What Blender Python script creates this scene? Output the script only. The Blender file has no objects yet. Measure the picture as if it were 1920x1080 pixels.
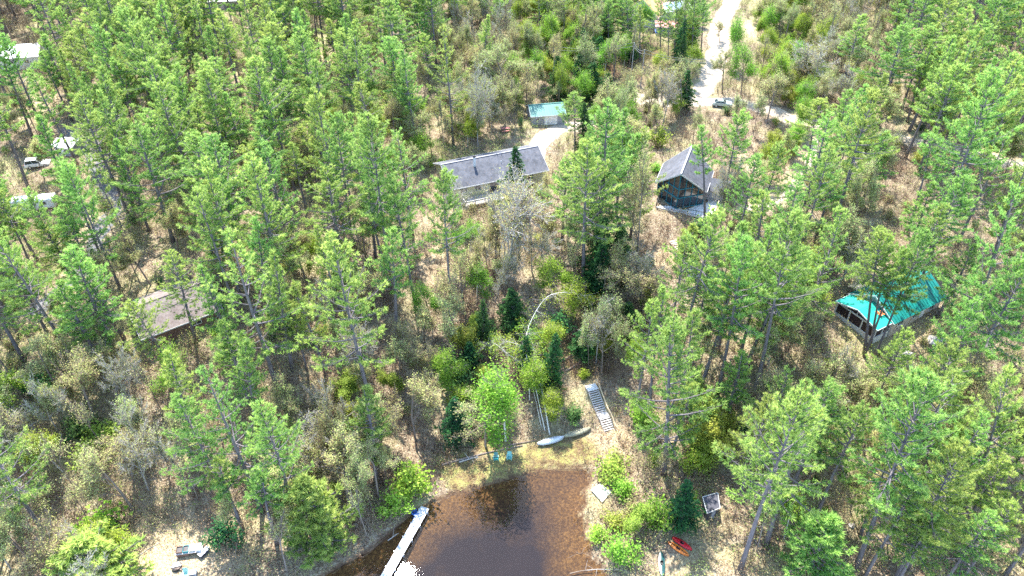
import bpy, math, random
import numpy as np
from mathutils import Vector, Matrix, Quaternion

# ------------------------------------------------------------------ camera, sky, sun, exposure
scene = bpy.context.scene
PITCH = math.radians(38.5); CAMZ = 88.0; FPX = 1400.0
cam_d = bpy.data.cameras.new('camera'); cam = bpy.data.objects.new('camera', cam_d)
scene.collection.objects.link(cam); scene.camera = cam
cam.location = (0, 0, CAMZ); cam.rotation_euler = (math.pi/2 - PITCH, 0, 0)
cam_d.sensor_width = 36.0; cam_d.lens = FPX/1920*36.0; cam_d.clip_end = 20000; cam_d.clip_start = 0.5

SUN_AZ = math.radians(-15.0); SUN_EL = math.radians(58.6)
world = bpy.data.worlds.new("World"); scene.world = world; world.use_nodes = True
wn = world.node_tree; bg = wn.nodes['Background']
sky = wn.nodes.new('ShaderNodeTexSky'); sky.sky_type = 'NISHITA'; sky.sun_disc = False
sky.sun_elevation = SUN_EL; sky.sun_rotation = SUN_AZ; sky.air_density = 1.0; sky.dust_density = 0.4
wn.links.new(sky.outputs[0], bg.inputs[0]); bg.inputs[1].default_value = 0.15
sun_d = bpy.data.lights.new('sun', 'SUN'); sun_d.energy = 3.1; sun_d.angle = math.radians(0.5)
sun_d.color = (1.0, 0.95, 0.87)
sun = bpy.data.objects.new('sun', sun_d); scene.collection.objects.link(sun)
sdir = Vector((math.sin(SUN_AZ)*math.cos(SUN_EL), math.cos(SUN_AZ)*math.cos(SUN_EL), math.sin(SUN_EL)))
sun.rotation_euler = sdir.to_track_quat('Z', 'Y').to_euler(); sun.location = (0, 0, 200)
scene.view_settings.view_transform = 'Standard'; scene.view_settings.look = 'None'
scene.view_settings.exposure = 2.35; scene.view_settings.gamma = 1.0
scene.cycles.max_bounces = 6; scene.cycles.diffuse_bounces = 3; scene.cycles.glossy_bounces = 2
scene.cycles.transmission_bounces = 4; scene.cycles.transparent_max_bounces = 6
scene.cycles.use_denoising = False
scene.cycles.sample_clamp_indirect = 8.0

RG = random.Random(11); NR = np.random.default_rng(5)
COL = scene.collection
cp, sp = math.cos(PITCH), math.sin(PITCH)

# ------------------------------------------------------------------ where things stand (ground under a viewing direction)
def ray(u, v):
    a, b = (u-960)/FPX, (540-v)/FPX
    return np.array([a, cp + b*sp, -sp + b*cp])
def up(u, v, z):
    d = ray(u, v); t = (z-CAMZ)/d[2]
    return Vector((d[0]*t, d[1]*t, z))
def proj(p):
    x, y, z = p[0], p[1], p[2]-CAMZ
    dep = y*cp - z*sp
    return 960 + FPX*x/dep, 540 - FPX*(y*sp + z*cp)/dep

WPX = [(600,1085),(640,1062),(700,1030),(742,992),(775,962),(800,950),(812,940),(850,925),(905,913),(945,902),(965,896),(1000,885),
       (1040,880),(1090,878),(1108,890),(1104,906),(1092,924),(1099,943),(1086,962),(1100,982),(1093,1003),(1110,1018),(1101,1040),(1128,1062),(1140,1090)]
WPOLY = [(up(u, v, 0).x, up(u, v, 0).y) for u, v in WPX] + [(24, 44), (26, 30), (60, 10), (90, -60), (-120, -60), (-70, 20), (-42, 40), (-31, 49)]
WP = np.array(WPOLY)
def water_sd(x, y):
    x = np.asarray(x, float); y = np.asarray(y, float)
    d = np.full(x.shape, 1e9); ins = np.zeros(x.shape, bool)
    n = len(WP)
    for i in range(n):
        ax, ay = WP[i]; bx, by = WP[(i+1) % n]
        ex, ey = bx-ax, by-ay
        t = np.clip(((x-ax)*ex + (y-ay)*ey)/(ex*ex+ey*ey), 0, 1)
        d = np.minimum(d, np.hypot(x-ax-t*ex, y-ay-t*ey))
        c = ((ay > y) != (by > y)) & (x < ex*(y-ay)/(ey if abs(ey) > 1e-9 else 1e-9) + ax)
        ins ^= c
    return np.where(ins, -d, d)
def sstep(t):
    t = np.clip(t, 0, 1); return t*t*(3-2*t)
def hgt(x, y):
    x = np.asarray(x, float); y = np.asarray(y, float)
    sd = water_sd(x, y)
    off = -15*sstep((-x-18)/25) - 18*sstep((x-20)/22)
    e = y - 75 - off
    hill = np.interp(e, [-60, -2, 0, 7, 18, 30, 50, 100, 400, 3000], [0.9, .4, .5, 3.3, 6.6, 9.2, 11.3, 13.2, 22, 60])
    n = .55*np.sin(x*.11+1.3)*np.sin(y*.13+.4) + .3*np.sin(x*.29+y*.21) + .12*np.sin(x*.83-.6*y+2)+.1*np.sin(.97*y+.31*x)
    n = n*sstep((e-2)/10) + .05*np.sin(x*1.3)*np.sin(y*1.1)
    rav = -2.0*np.exp(-(((x-14)/5.0)**2 + ((y-93)/9.0)**2))
    out = (hill + n + rav)*sstep(sd/7.0) + .28*sstep(sd/.7)
    bed = -.08 - 2.4*sstep(-sd/15.0) - .25*sstep(-sd/1.5)
    return np.where(sd > 0, out, bed)
def hz(x, y): return float(hgt(np.array([x]), np.array([y]))[0])
def gp(u, v):
    z = 5.0
    for _ in range(40):
        p = up(u, v, z); z = .6*z + .4*hz(p.x, p.y)
    p = up(u, v, z); return Vector((p.x, p.y, hz(p.x, p.y)))

# ------------------------------------------------------------------ materials
MATS = {}
def _mat(name):
    m = bpy.data.materials.new(name); m.use_nodes = True
    nt = m.node_tree; b = nt.nodes['Principled BSDF']; MATS[name] = m
    return m, nt, b
def nd(nt, t, **k):
    n = nt.nodes.new(t)
    for a, b in k.items():
        if a in n.inputs: n.inputs[a].default_value = b
        else: setattr(n, a, b)
    return n
def ramp(nt, fac, stops):
    r = nt.nodes.new('ShaderNodeValToRGB'); e = r.color_ramp.elements
    while len(e) < len(stops): e.new(.5)
    for i, (p, c) in enumerate(stops):
        e[i].position = p; e[i].color = (*c, 1)
    nt.links.new(fac, r.inputs[0]); return r.outputs[0]
def mix(nt, fac, a, b, mode='MIX'):
    m = nt.nodes.new('ShaderNodeMix'); m.data_type = 'RGBA'; m.blend_type = mode
    for s, val in ((0, fac), (6, a), (7, b)):
        if hasattr(val, 'links') or hasattr(val, 'is_output'): nt.links.new(val, m.inputs[s])
        elif isinstance(val, (int, float)): m.inputs[s].default_value = val
        else: m.inputs[s].default_value = (*val, 1)
    return m.outputs[2]
def noise(nt, scale, detail=4, rough=.6, coord='Object', vec=None):
    n = nd(nt, 'ShaderNodeTexNoise'); n.inputs['Scale'].default_value = scale
    n.inputs['Detail'].default_value = detail; n.inputs['Roughness'].default_value = rough
    if vec is None:
        tc = nt.nodes.new('ShaderNodeTexCoord'); vec = tc.outputs[coord]
    nt.links.new(vec, n.inputs['Vector']); return n
def plain(name, col, rough=.7, spec=.3, metal=0.0, var=.25, scale=3.0, bump=0.0, dirt=None):
    """paint, wood, metal: base colour with a worn, uneven tone"""
    m, nt, b = _mat(name)
    n = noise(nt, scale, 6, .65)
    lo = tuple(c*(1-var) for c in col); hi = tuple(min(1, c*(1+var*.8)) for c in col)
    c = ramp(nt, n.outputs[0], [(.3, lo), (.7, hi)])
    if dirt:
        n2 = noise(nt, dirt[1], 5, .7)
        r2 = ramp(nt, n2.outputs[0], [(dirt[2], (0, 0, 0)), (dirt[2]+.06, (1, 1, 1))])
        c = mix(nt, r2, c, dirt[0])
    nt.links.new(c, b.inputs['Base Color']); b.inputs['Roughness'].default_value = rough
    b.inputs['Specular IOR Level'].default_value = spec; b.inputs['Metallic'].default_value = metal
    if bump:
        bp = nd(nt, 'ShaderNodeBump'); bp.inputs['Strength'].default_value = bump; bp.inputs['Distance'].default_value = .03
        nt.links.new(n.outputs[0], bp.inputs['Height']); nt.links.new(bp.outputs[0], b.inputs['Normal'])
    return m
def leafmat(name, stops, trans=.45, huevar=.12, gloss=0.0):
    """leaf or needle: diffuse + translucent, tone per clump, small variation per tree"""
    m = bpy.data.materials.new(name); m.use_nodes = True; nt = m.node_tree; nt.nodes.clear()
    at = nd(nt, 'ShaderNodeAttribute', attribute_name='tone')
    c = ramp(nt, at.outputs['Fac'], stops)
    oi = nd(nt, 'ShaderNodeObjectInfo'); hs = nd(nt, 'ShaderNodeHueSaturation')
    mr = nd(nt, 'ShaderNodeMapRange'); mr.inputs[3].default_value = .5-huevar*.35; mr.inputs[4].default_value = .5+huevar*.35
    nt.links.new(oi.outputs['Random'], mr.inputs[0]); nt.links.new(mr.outputs[0], hs.inputs['Hue'])
    m2 = nd(nt, 'ShaderNodeMath', operation='MULTIPLY'); m2.inputs[1].default_value = 7.77
    fr = nd(nt, 'ShaderNodeMath', operation='FRACT'); nt.links.new(oi.outputs['Random'], m2.inputs[0]); nt.links.new(m2.outputs[0], fr.inputs[0])
    mv = nd(nt, 'ShaderNodeMapRange'); mv.inputs[3].default_value = 1-huevar*1.6; mv.inputs[4].default_value = 1+huevar*1.6
    nt.links.new(fr.outputs[0], mv.inputs[0]); nt.links.new(mv.outputs[0], hs.inputs['Value'])
    nt.links.new(c, hs.inputs['Color'])
    d = nd(nt, 'ShaderNodeBsdfDiffuse'); t = nd(nt, 'ShaderNodeBsdfTranslucent'); x = nd(nt, 'ShaderNodeMixShader')
    nt.links.new(hs.outputs[0], d.inputs[0]); nt.links.new(hs.outputs[0], t.inputs[0]); x.inputs[0].default_value = trans
    nt.links.new(d.outputs[0], x.inputs[1]); nt.links.new(t.outputs[0], x.inputs[2])
    o = nd(nt, 'ShaderNodeOutputMaterial'); nt.links.new(x.outputs[0], o.inputs[0]); MATS[name] = m
    return m

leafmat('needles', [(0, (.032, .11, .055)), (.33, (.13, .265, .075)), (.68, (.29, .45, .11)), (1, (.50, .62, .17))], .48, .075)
leafmat('hemlock', [(0, (.012, .05, .020)), (.6, (.055, .15, .05)), (1, (.14, .28, .07))], .3, .10)
leafmat('buds', [(0, (.13, .09, .07)), (.3, (.30, .24, .14)), (.6, (.46, .49, .20)), (1, (.42, .57, .14))], .35, .11)
leafmat('new_leaves', [(0, (.10, .22, .03)), (.5, (.26, .43, .05)), (1, (.48, .60, .12))], .5, .10)
leafmat('brush_leaves', [(0, (.12, .07, .05)), (.3, (.31, .20, .13)), (.5, (.38, .32, .19)), (.72, (.42, .44, .15)), (1, (.26, .42, .09))], .3, .0)
leafmat('yellow_leaves', [(0, (.16, .22, .04)), (.5, (.33, .42, .07)), (1, (.46, .52, .12))], .45, .08)
def bark(name, a, b_, scale=2.5):
    m, nt, b = _mat(name)
    tc = nt.nodes.new('ShaderNodeTexCoord'); mp = nd(nt, 'ShaderNodeMapping'); mp.inputs['Scale'].default_value = (4, 4, .6)
    nt.links.new(tc.outputs['Object'], mp.inputs[0]); n = noise(nt, scale, 5, .7, vec=mp.outputs[0])
    nt.links.new(ramp(nt, n.outputs[0], [(.3, a), (.7, b_)]), b.inputs['Base Color']); b.inputs['Roughness'].default_value = .95
    b.inputs['Specular IOR Level'].default_value = .1
    return m
bark('pine_bark', (.09, .08, .09), (.25, .22, .22))
bark('hardwood_bark', (.13, .10, .08), (.34, .28, .24))
bark('twigs', (.16, .125, .10), (.36, .30, .25))
bark('pale_bark', (.27, .25, .23), (.50, .47, .43))
bark('birch_bark', (.46, .44, .38), (.80, .78, .72), 1.2)

# leaf litter, moss, sand and mud of the forest floor; 'zone' holds where sand, moss and mud lie
m, nt, b = _mat('forest_floor')
big = noise(nt, .09, 4, .6); mid = noise(nt, .9, 6, .75); fine = noise(nt, 6.0, 3, .7)
base = ramp(nt, mid.outputs[0], [(.32, (.085, .06, .045)), (.46, (.20, .155, .105)), (.62, (.31, .26, .175)), (.75, (.42, .37, .27))])
tc = nt.nodes.new('ShaderNodeTexCoord')
vor = nd(nt, 'ShaderNodeTexVoronoi'); vor.inputs['Scale'].default_value = 4.5; nt.links.new(tc.outputs['Object'], vor.inputs['Vector'])
spk = ramp(nt, vor.outputs['Color'], [(.2, (.08, .05, .04)), (.42, (.21, .15, .11)), (.6, (.33, .27, .18)), (.85, (.47, .42, .31))])
c = mix(nt, .5, base, spk)
c = mix(nt, ramp(nt, big.outputs[0], [(.48, (0, 0, 0)), (.66, (.55, .55, .55))]), c, (.44, .43, .20))
c = mix(nt, ramp(nt, fine.outputs[0], [(.38, (.65, .65, .65)), (.5, (0, 0, 0))]), c, (.10, .065, .045))
za = nd(nt, 'ShaderNodeAttribute', attribute_name='zone'); sx = nd(nt, 'ShaderNodeSeparateColor'); nt.links.new(za.outputs['Color'], sx.inputs[0])
def zone(ch, c, col, amt=1.0, jit=.5):
    a = nd(nt, 'ShaderNodeMath', operation='MULTIPLY_ADD'); a.inputs[1].default_value = 1+jit; a.inputs[2].default_value = 0
    nt.links.new(sx.outputs[ch], a.inputs[0])
    s = nd(nt, 'ShaderNodeMath', operation='MULTIPLY_ADD'); s.inputs[1].default_value = -jit*1.2; nt.links.new(mid.outputs[0], s.inputs[0]); nt.links.new(a.outputs[0], s.inputs[2])
    k = nd(nt, 'ShaderNodeClamp'); nt.links.new(s.outputs[0], k.inputs[0])
    k2 = nd(nt, 'ShaderNodeMath', operation='MULTIPLY'); k2.inputs[1].default_value = amt; nt.links.new(k.outputs[0], k2.inputs[0])
    return mix(nt, k2.outputs[0], c, col)
sandc = ramp(nt, fine.outputs[0], [(.3, (.36, .27, .16)), (.6, (.55, .44, .28))])
mossc = ramp(nt, mid.outputs[0], [(.36, (.06, .04, .018)), (.46, (.15, .10, .04)), (.54, (.20, .18, .05)), (.66, (.26, .29, .07))])
mudc = ramp(nt, mid.outputs[0], [(.3, (.03, .02, .015)), (.6, (.14, .085, .05))])
c = zone(0, c, sandc, .6, 1.0); c = zone(1, c, mossc, .75, .9); c = zone(2, c, mudc, 1.0, .3)
nt.links.new(c, b.inputs['Base Color']); b.inputs['Roughness'].default_value = .95; b.inputs['Specular IOR Level'].default_value = .08
bp = nd(nt, 'ShaderNodeBump'); bp.inputs['Strength'].default_value = .6; bp.inputs['Distance'].default_value = .12
nt.links.new(vor.outputs['Distance'], bp.inputs['Height']); nt.links.new(bp.outputs[0], b.inputs['Normal'])

m, nt, b = _mat('pond_bed')
n1 = noise(nt, .16, 4, .6); n2 = noise(nt, 3.0, 6, .8)
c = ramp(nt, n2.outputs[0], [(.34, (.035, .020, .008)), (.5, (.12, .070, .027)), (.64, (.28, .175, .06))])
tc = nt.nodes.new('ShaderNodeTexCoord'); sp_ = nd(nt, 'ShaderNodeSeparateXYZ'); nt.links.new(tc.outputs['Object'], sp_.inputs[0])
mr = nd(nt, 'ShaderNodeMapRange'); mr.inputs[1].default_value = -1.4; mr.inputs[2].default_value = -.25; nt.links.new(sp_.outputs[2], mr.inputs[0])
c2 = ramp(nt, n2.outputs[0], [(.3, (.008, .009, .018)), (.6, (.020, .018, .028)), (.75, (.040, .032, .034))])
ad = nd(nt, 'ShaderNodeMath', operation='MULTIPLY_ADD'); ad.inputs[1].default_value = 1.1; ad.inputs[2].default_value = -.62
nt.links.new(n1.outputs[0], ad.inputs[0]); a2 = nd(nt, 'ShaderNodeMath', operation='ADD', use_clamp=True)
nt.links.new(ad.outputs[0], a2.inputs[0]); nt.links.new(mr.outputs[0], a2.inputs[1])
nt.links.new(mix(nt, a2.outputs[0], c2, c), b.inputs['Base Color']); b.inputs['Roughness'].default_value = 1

m = bpy.data.materials.new('pond_water'); m.use_nodes = True; nt = m.node_tree; nt.nodes.clear(); MATS['pond_water'] = m
tr = nd(nt, 'ShaderNodeBsdfTransparent'); tr.inputs[0].default_value = (.78, .71, .64, 1)
gl = nd(nt, 'ShaderNodeBsdfGlossy', distribution='BECKMANN'); gl.inputs['Roughness'].default_value = .035
fr = nd(nt, 'ShaderNodeFresnel'); fr.inputs[0].default_value = 1.25
tc = nt.nodes.new('ShaderNodeTexCoord'); mp = nd(nt, 'ShaderNodeMapping'); mp.inputs['Scale'].default_value = (1.3, .8, 1); mp.inputs['Rotation'].default_value = (0, 0, .6)
nt.links.new(tc.outputs['Object'], mp.inputs[0]); n = noise(nt, 7.0, 3, .5, vec=mp.outputs[0])
bp = nd(nt, 'ShaderNodeBump'); bp.inputs['Strength'].default_value = .05; bp.inputs['Distance'].default_value = .02
nt.links.new(n.outputs[0], bp.inputs['Height'])
for q in (gl, fr): nt.links.new(bp.outputs[0], q.inputs['Normal'])
x = nd(nt, 'ShaderNodeMixShader'); nt.links.new(fr.outputs[0], x.inputs[0]); nt.links.new(tr.outputs[0], x.inputs[1]); nt.links.new(gl.outputs[0], x.inputs[2])
o = nd(nt, 'ShaderNodeOutputMaterial'); nt.links.new(x.outputs[0], o.inputs[0])

def shingle(name, a, b_, rowh=.30):
    m, nt, b = _mat(name)
    tc = nt.nodes.new('ShaderNodeTexCoord')
    v = nd(nt, 'ShaderNodeTexVoronoi'); v.inputs['Scale'].default_value = 3.2; nt.links.new(tc.outputs['Object'], v.inputs['Vector'])
    n = noise(nt, .7, 5, .6)
    c = mix(nt, .6, ramp(nt, v.outputs['Color'], [(.2, a), (.8, b_)]), ramp(nt, n.outputs[0], [(.35, a), (.65, b_)]))
    n3 = noise(nt, 5.0, 3, .7); c = mix(nt, ramp(nt, n3.outputs[0], [(.60, (0, 0, 0)), (.66, (.6, .6, .6))]), c, (.28, .20, .12))
    nt.links.new(c, b.inputs['Base Color']); b.inputs['Roughness'].default_value = .9; b.inputs['Specular IOR Level'].default_value = .15
shingle('grey_shingles', (.065, .07, .08), (.14, .145, .165)); shingle('brown_shingles', (.13, .105, .10), (.24, .205, .195)); shingle('tan_shingles', (.42, .24, .12), (.62, .40, .22))
plain('ridge_cap', (.30, .30, .32)); plain('green_metal', (.07, .22, .18), .4, .5, .0, .25, .6, dirt=((.32, .22, .12), 4, .66))
plain('teal_metal', (.010, .20, .17), .35, .5, .0, .35, .5, dirt=((.25, .20, .12), 3, .70))
plain('porch_metal', (.02, .34, .27), .35, .5, .0, .35, .8); plain('white_metal', (.75, .77, .78), .5)
plain('cream_siding', (.58, .56, .38)); plain('grey_siding', (.30, .31, .34)); plain('pale_trim', (.62, .62, .60)); plain('beige_siding', (.52, .44, .36)); plain('brown_siding', (.20, .12, .09))
plain('light_panel', (.34, .38, .41)); plain('white_paint', (.78, .77, .75), .6); plain('teal_paint', (.04, .20, .26)); plain('dark_screen', (.035, .022, .028), .5)
plain('red_roof', (.55, .22, .20)); plain('blue_tarp', (.02, .12, .42), .45); plain('teal_tarp', (.02, .42, .44), .45)
plain('orange_cloth', (.75, .20, .05), .8); plain('weathered_wood', (.56, .53, .50), .85, .15, 0, .3, 5, dirt=((.20, .14, .10), 7, .60))
plain('dock_wood', (.60, .59, .60), .75, .3, 0, .2, 4, dirt=((.16, .11, .08), 2.6, .60)); plain('new_wood', (.62, .48, .30)); plain('log_wood', (.26, .20, .16), .9, .1, 0, .35, 3)
plain('plywood', (.66, .63, .50), .8, .2, 0, .15, 4, dirt=((.30, .32, .16), 3, .60)); plain('aluminium', (.62, .65, .70), .35, .5, .3); plain('olive_hull', (.27, .27, .19), .5)
plain('black_metal', (.02, .02, .022), .5); plain('teal_plastic', (.02, .22, .24), .4); plain('pale_teal', (.20, .50, .48), .4); plain('red_plastic', (.62, .012, .02), .3, .5); plain('orange_plastic', (.85, .22, .02), .3, .5)
plain('dark_green_plastic', (.005, .06, .06), .35, .5); plain('sand_road', (.43, .36, .275), .95, .1, 0, .18, .5, dirt=((.36, .28, .20), .9, .64)); plain('asphalt', (.15, .15, .16), .9, .1, 0, .2, .8, dirt=((.22, .17, .11), 1.2, .54))
plain('car_paint_pale', (.42, .50, .46), .25, .6); plain('car_paint_grey', (.25, .28, .33), .25, .6); plain('glass', (.03, .04, .05), .08, .8); plain('rubber', (.02, .02, .02)); plain('stone', (.42, .40, .38), .9, .1, 0, .35, 1.5)
plain('shed_grey', (.07, .07, .085)); plain('cable', (.30, .28, .27)); plain('ash', (.10, .09, .09))

# ------------------------------------------------------------------ builders
def tag(o, label=None, cat=None, group=None, kind=None):
    for k, v in (('label', label), ('category', cat), ('group', group), ('kind', kind)):
        if v: o[k] = v
    return o
def empty(name, loc, rz=0, label=None, cat=None, group=None):
    o = bpy.data.objects.new(name, None); COL.objects.link(o); o.location = loc; o.rotation_euler = (0, 0, rz)
    o.empty_display_size = .5
    return tag(o, label, cat, group)
class MB:
    def __init__(s): s.v = []; s.f = []; s.m = []; s.cur = 0
    def mat(s, i): s.cur = i; return s
    def add(s, vs, fs):
        b = len(s.v); s.v += [tuple(map(float, p)) for p in vs]
        for f in fs: s.f.append([b+i for i in f]); s.m.append(s.cur)
        return s
    def box(s, c, size, rz=0, ry=0, rx=0):
        M = Matrix.Rotation(rz, 3, 'Z') @ Matrix.Rotation(ry, 3, 'Y') @ Matrix.Rotation(rx, 3, 'X'); c = Vector(c)
        vs = [c + M @ Vector((x*size[0]/2, y*size[1]/2, z*size[2]/2)) for x in (-1, 1) for y in (-1, 1) for z in (-1, 1)]
        return s.add(vs, [(0, 1, 3, 2), (4, 6, 7, 5), (0, 4, 5, 1), (2, 3, 7, 6), (0, 2, 6, 4), (1, 5, 7, 3)])
    def bar(s, a, b, w, h):
        a, b = Vector(a), Vector(b); d = (b-a).normalized()
        upv = Vector((0, 0, 1)) if abs(d.z) < .95 else Vector((1, 0, 0))
        sd = d.cross(upv).normalized(); u = sd.cross(d)
        vs = [p + sd*i*w/2 + u*j*h/2 for p in (a, b) for i, j in ((-1, -1), (1, -1), (1, 1), (-1, 1))]
        return s.add(vs, [(0, 1, 2, 3), (7, 6, 5, 4), (0, 4, 5, 1), (1, 5, 6, 2), (2, 6, 7, 3), (3, 7, 4, 0)])
    def tube(s, pts, rad, n=8, cap=True):
        pts = [Vector(p) for p in pts]; rings = []
        for i, p in enumerate(pts):
            d = (pts[min(i+1, len(pts)-1)] - pts[max(i-1, 0)]).normalized()
            a = Vector((0, 0, 1)) if abs(d.z) < .9 else Vector((1, 0, 0))
            x = d.cross(a).normalized(); y = x.cross(d)
            r = rad[i] if isinstance(rad, (list, tuple)) else rad
            rings.append([p + (x*math.cos(t) + y*math.sin(t))*r for t in [2*math.pi*k/n for k in range(n)]])
        vs = [q for r in rings for q in r]; fs = []
        for i in range(len(pts)-1):
            for k in range(n):
                k2 = (k+1) % n; fs.append((i*n+k, i*n+k2, (i+1)*n+k2, (i+1)*n+k))
        if cap: fs.append(tuple(range(n))[::-1]); fs.append(tuple((len(pts)-1)*n + k for k in range(n)))
        return s.add(vs, fs)
    def slab(s, quad, t):
        """a thick sheet: corners in order, thickness downward along its normal"""
        q = [Vector(p) for p in quad]; n = (q[1]-q[0]).cross(q[-1]-q[0]).normalized()
        if n.z < 0: n = -n
        k = len(q); vs = q + [p - n*t for p in q]
        fs = [tuple(range(k)), tuple(range(k, 2*k))[::-1]] + [(i, i+k, (i+1) % k + k, (i+1) % k) for i in range(k)]
        return s.add(vs, fs)
    def prism(s, poly, z0, z1):
        k = len(poly); vs = [(x, y, z0) for x, y in poly] + [(x, y, z1) for x, y in poly]
        return s.add(vs, [tuple(range(k))[::-1], tuple(range(k, 2*k))] + [(i, (i+1) % k, (i+1) % k+k, i+k) for i in range(k)])
    def build(s, name, mats, parent=None, smooth=False, bevel=0):
        me = bpy.data.meshes.new(name); me.from_pydata(s.v, [], s.f); me.update()
        if isinstance(mats, str): mats = [mats]
        for x in mats: me.materials.append(MATS[x])
        me.polygons.foreach_set('material_index', s.m)
        if smooth: me.polygons.foreach_set('use_smooth', [True]*len(s.f))
        o = bpy.data.objects.new(name, me); COL.objects.link(o)
        if parent: o.parent = parent
        if bevel:
            bv = o.modifiers.new('edge', 'BEVEL'); bv.width = bevel; bv.segments = 2; bv.limit_method = 'ANGLE'
        return o
def tri_mesh(name, V, F, tone=None, midx=None, mats=()):
    """V (n,3), F (m,3), tone per face"""
    me = bpy.data.meshes.new(name); me.vertices.add(len(V)); me.vertices.foreach_set('co', np.asarray(V, np.float32).ravel())
    me.loops.add(len(F)*3); me.polygons.add(len(F)); me.loops.foreach_set('vertex_index', np.asarray(F, np.int32).ravel())
    me.polygons.foreach_set('loop_start', np.arange(0, len(F)*3, 3, dtype=np.int32))
    if tone is not None:
        a = me.attributes.new('tone', 'FLOAT', 'FACE'); a.data.foreach_set('value', np.asarray(tone, np.float32))
    for x in mats: me.materials.append(MATS[x])
    if midx is not None: me.polygons.foreach_set('material_index', np.asarray(midx, np.int32))
    me.update(calc_edges=True); return me

# ------------------------------------------------------------------ ground, water
def axis(a0, a1, fine, f0, f1, coarse, out0, out1):
    xs = list(np.arange(f0, f1, fine)); x = f0
    while x > a0: x -= coarse; xs.append(x)
    st = coarse
    while x > out0: st *= 1.35; x -= st; xs.append(x)
    x = f1
    while x < a1: xs.append(x); x += coarse
    st = coarse
    while x < out1: xs.append(x); st *= 1.35; x += st
    return np.array(sorted(xs))
gx = axis(-190, 190, .6, -42, 32, 1.8, -4000, 4000); gy = axis(20, 300, .6, 46, 90, 1.8, -1500, 6000)
X, Y = np.meshgrid(gx, gy, indexing='ij'); Z = hgt(X.ravel(), Y.ravel()).reshape(X.shape)
nx, ny = X.shape; V = np.stack([X.ravel(), Y.ravel(), Z.ravel()], 1)
I = np.arange(nx*ny).reshape(nx, ny)
a, b_, c, d = I[:-1, :-1].ravel(), I[1:, :-1].ravel(), I[1:, 1:].ravel(), I[:-1, 1:].ravel()
F = np.concatenate([np.stack([a, b_, c], 1), np.stack([a, c, d], 1)])
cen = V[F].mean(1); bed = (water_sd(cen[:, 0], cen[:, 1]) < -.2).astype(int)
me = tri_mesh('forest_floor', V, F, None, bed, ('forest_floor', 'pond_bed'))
me.polygons.foreach_set('use_smooth', [True]*len(F))
sd = water_sd(V[:, 0], V[:, 1])
def blob(u, v, r, soft=.5):
    p = gp(u, v); return np.clip(1.4 - np.hypot(V[:, 0]-p.x, V[:, 1]-p.y)/r, 0, 1)
sand = np.zeros(len(V)); moss = np.zeros(len(V)); mud = np.zeros(len(V))
for u, v, r in ((320,1040,8),(350,1075,7),(260,1000,7),(230,1060,6),(300,960,4),(1145,830,4),(1450,300,9),(1700,640,4),(1740,650,5),(1790,700,5),(1640,870,5),(1690,1000,4),(1620,820,4),(620,130,9),(575,120,7),
                (1380,60,10),(820,410,4),(800,470,4),(830,520,4),(60,200,10),(170,500,5),(650,660,5),(1380,380,4),(1600,440,5),(1850,300,9),(1280,470,3),(1240,490,3),(1130,690,3)):
    sand = np.maximum(sand, blob(u, v, r))
for u, v, r in ((850,870,3.5),(900,890,3.5),(950,875,3.5),(1000,862,3.5),(1050,850,3.5),(1090,845,3),(920,830,3),(1090,680,4),(1060,650,3),(1130,620,5),(1330,800,4),(860,905,2)):
    moss = np.maximum(moss, blob(u, v, r))
for u, v, r in ((1180,640,4),(1140,690,3),(1190,100,13),(1170,130,10),(1150,90,10)):
    mud = np.maximum(mud, .8*blob(u, v, r))
mud = np.maximum(mud, np.clip(1.25 - np.abs(sd-.1)/.45, 0, 1)*(sd > -.6))
za = me.color_attributes.new('zone', 'FLOAT_COLOR', 'POINT')
za.data.foreach_set('color', np.stack([sand, moss, mud, np.ones(len(V))], 1).astype(np.float32).ravel())
o = bpy.data.objects.new('ground', me); COL.objects.link(o); tag(o, kind='structure', label='leaf strewn forest floor rising from the pond')

w = MB(); P = [(x, y, 0) for x, y in WPOLY]; cx = (-5, 50, 0)
w.add(P, [tuple(range(len(P)))]); o = w.build('water', 'pond_water'); tag(o, kind='structure', label='brown clear pond water')

def road(name, pts, width, mat, label, zo=.06, n=6):
    w = MB(); P = [Vector((*p[:2], 0)) for p in pts]
    # smooth the line
    Q = []
    for i in range(len(P)-1):
        p0, p1, p2, p3 = P[max(i-1, 0)], P[i], P[i+1], P[min(i+2, len(P)-1)]
        k = max(2, int((p2-p1).length/1.2))
        for j in range(k):
            t = j/k
            Q.append(.5*((2*p1) + (p2-p0)*t + (2*p0-5*p1+4*p2-p3)*t*t + (3*p1-p0-3*p2+p3)*t**3))
    Q.append(P[-1]); rows = []
    for i, q in enumerate(Q):
        d = (Q[min(i+1, len(Q)-1)]-Q[max(i-1, 0)]).normalized(); s = Vector((-d.y, d.x, 0))
        wd = width(i/len(Q)) if callable(width) else width
        l = wd/2*(1+.12*math.sin(i*.9)+.1*RG.uniform(-1, 1)); r = wd/2*(1+.12*math.sin(i*.7+2)+.1*RG.uniform(-1, 1))
        for j in range(n+1):
            p = q + s*(-r + (l+r)*j/n); edge = -.25 if j in (0, n) else 0
            w.v.append((p.x, p.y, hz(p.x, p.y)+zo+edge))
    for i in range(len(Q)-1):
        for j in range(n):
            a = i*(n+1)+j; w.f.append([a, a+1, a+n+2, a+n+1]); w.m.append(0)
    o = w.build(name, mat); return tag(o, kind='structure', label=label)
def G(*l): return [gp(*p) for p in l]
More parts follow.
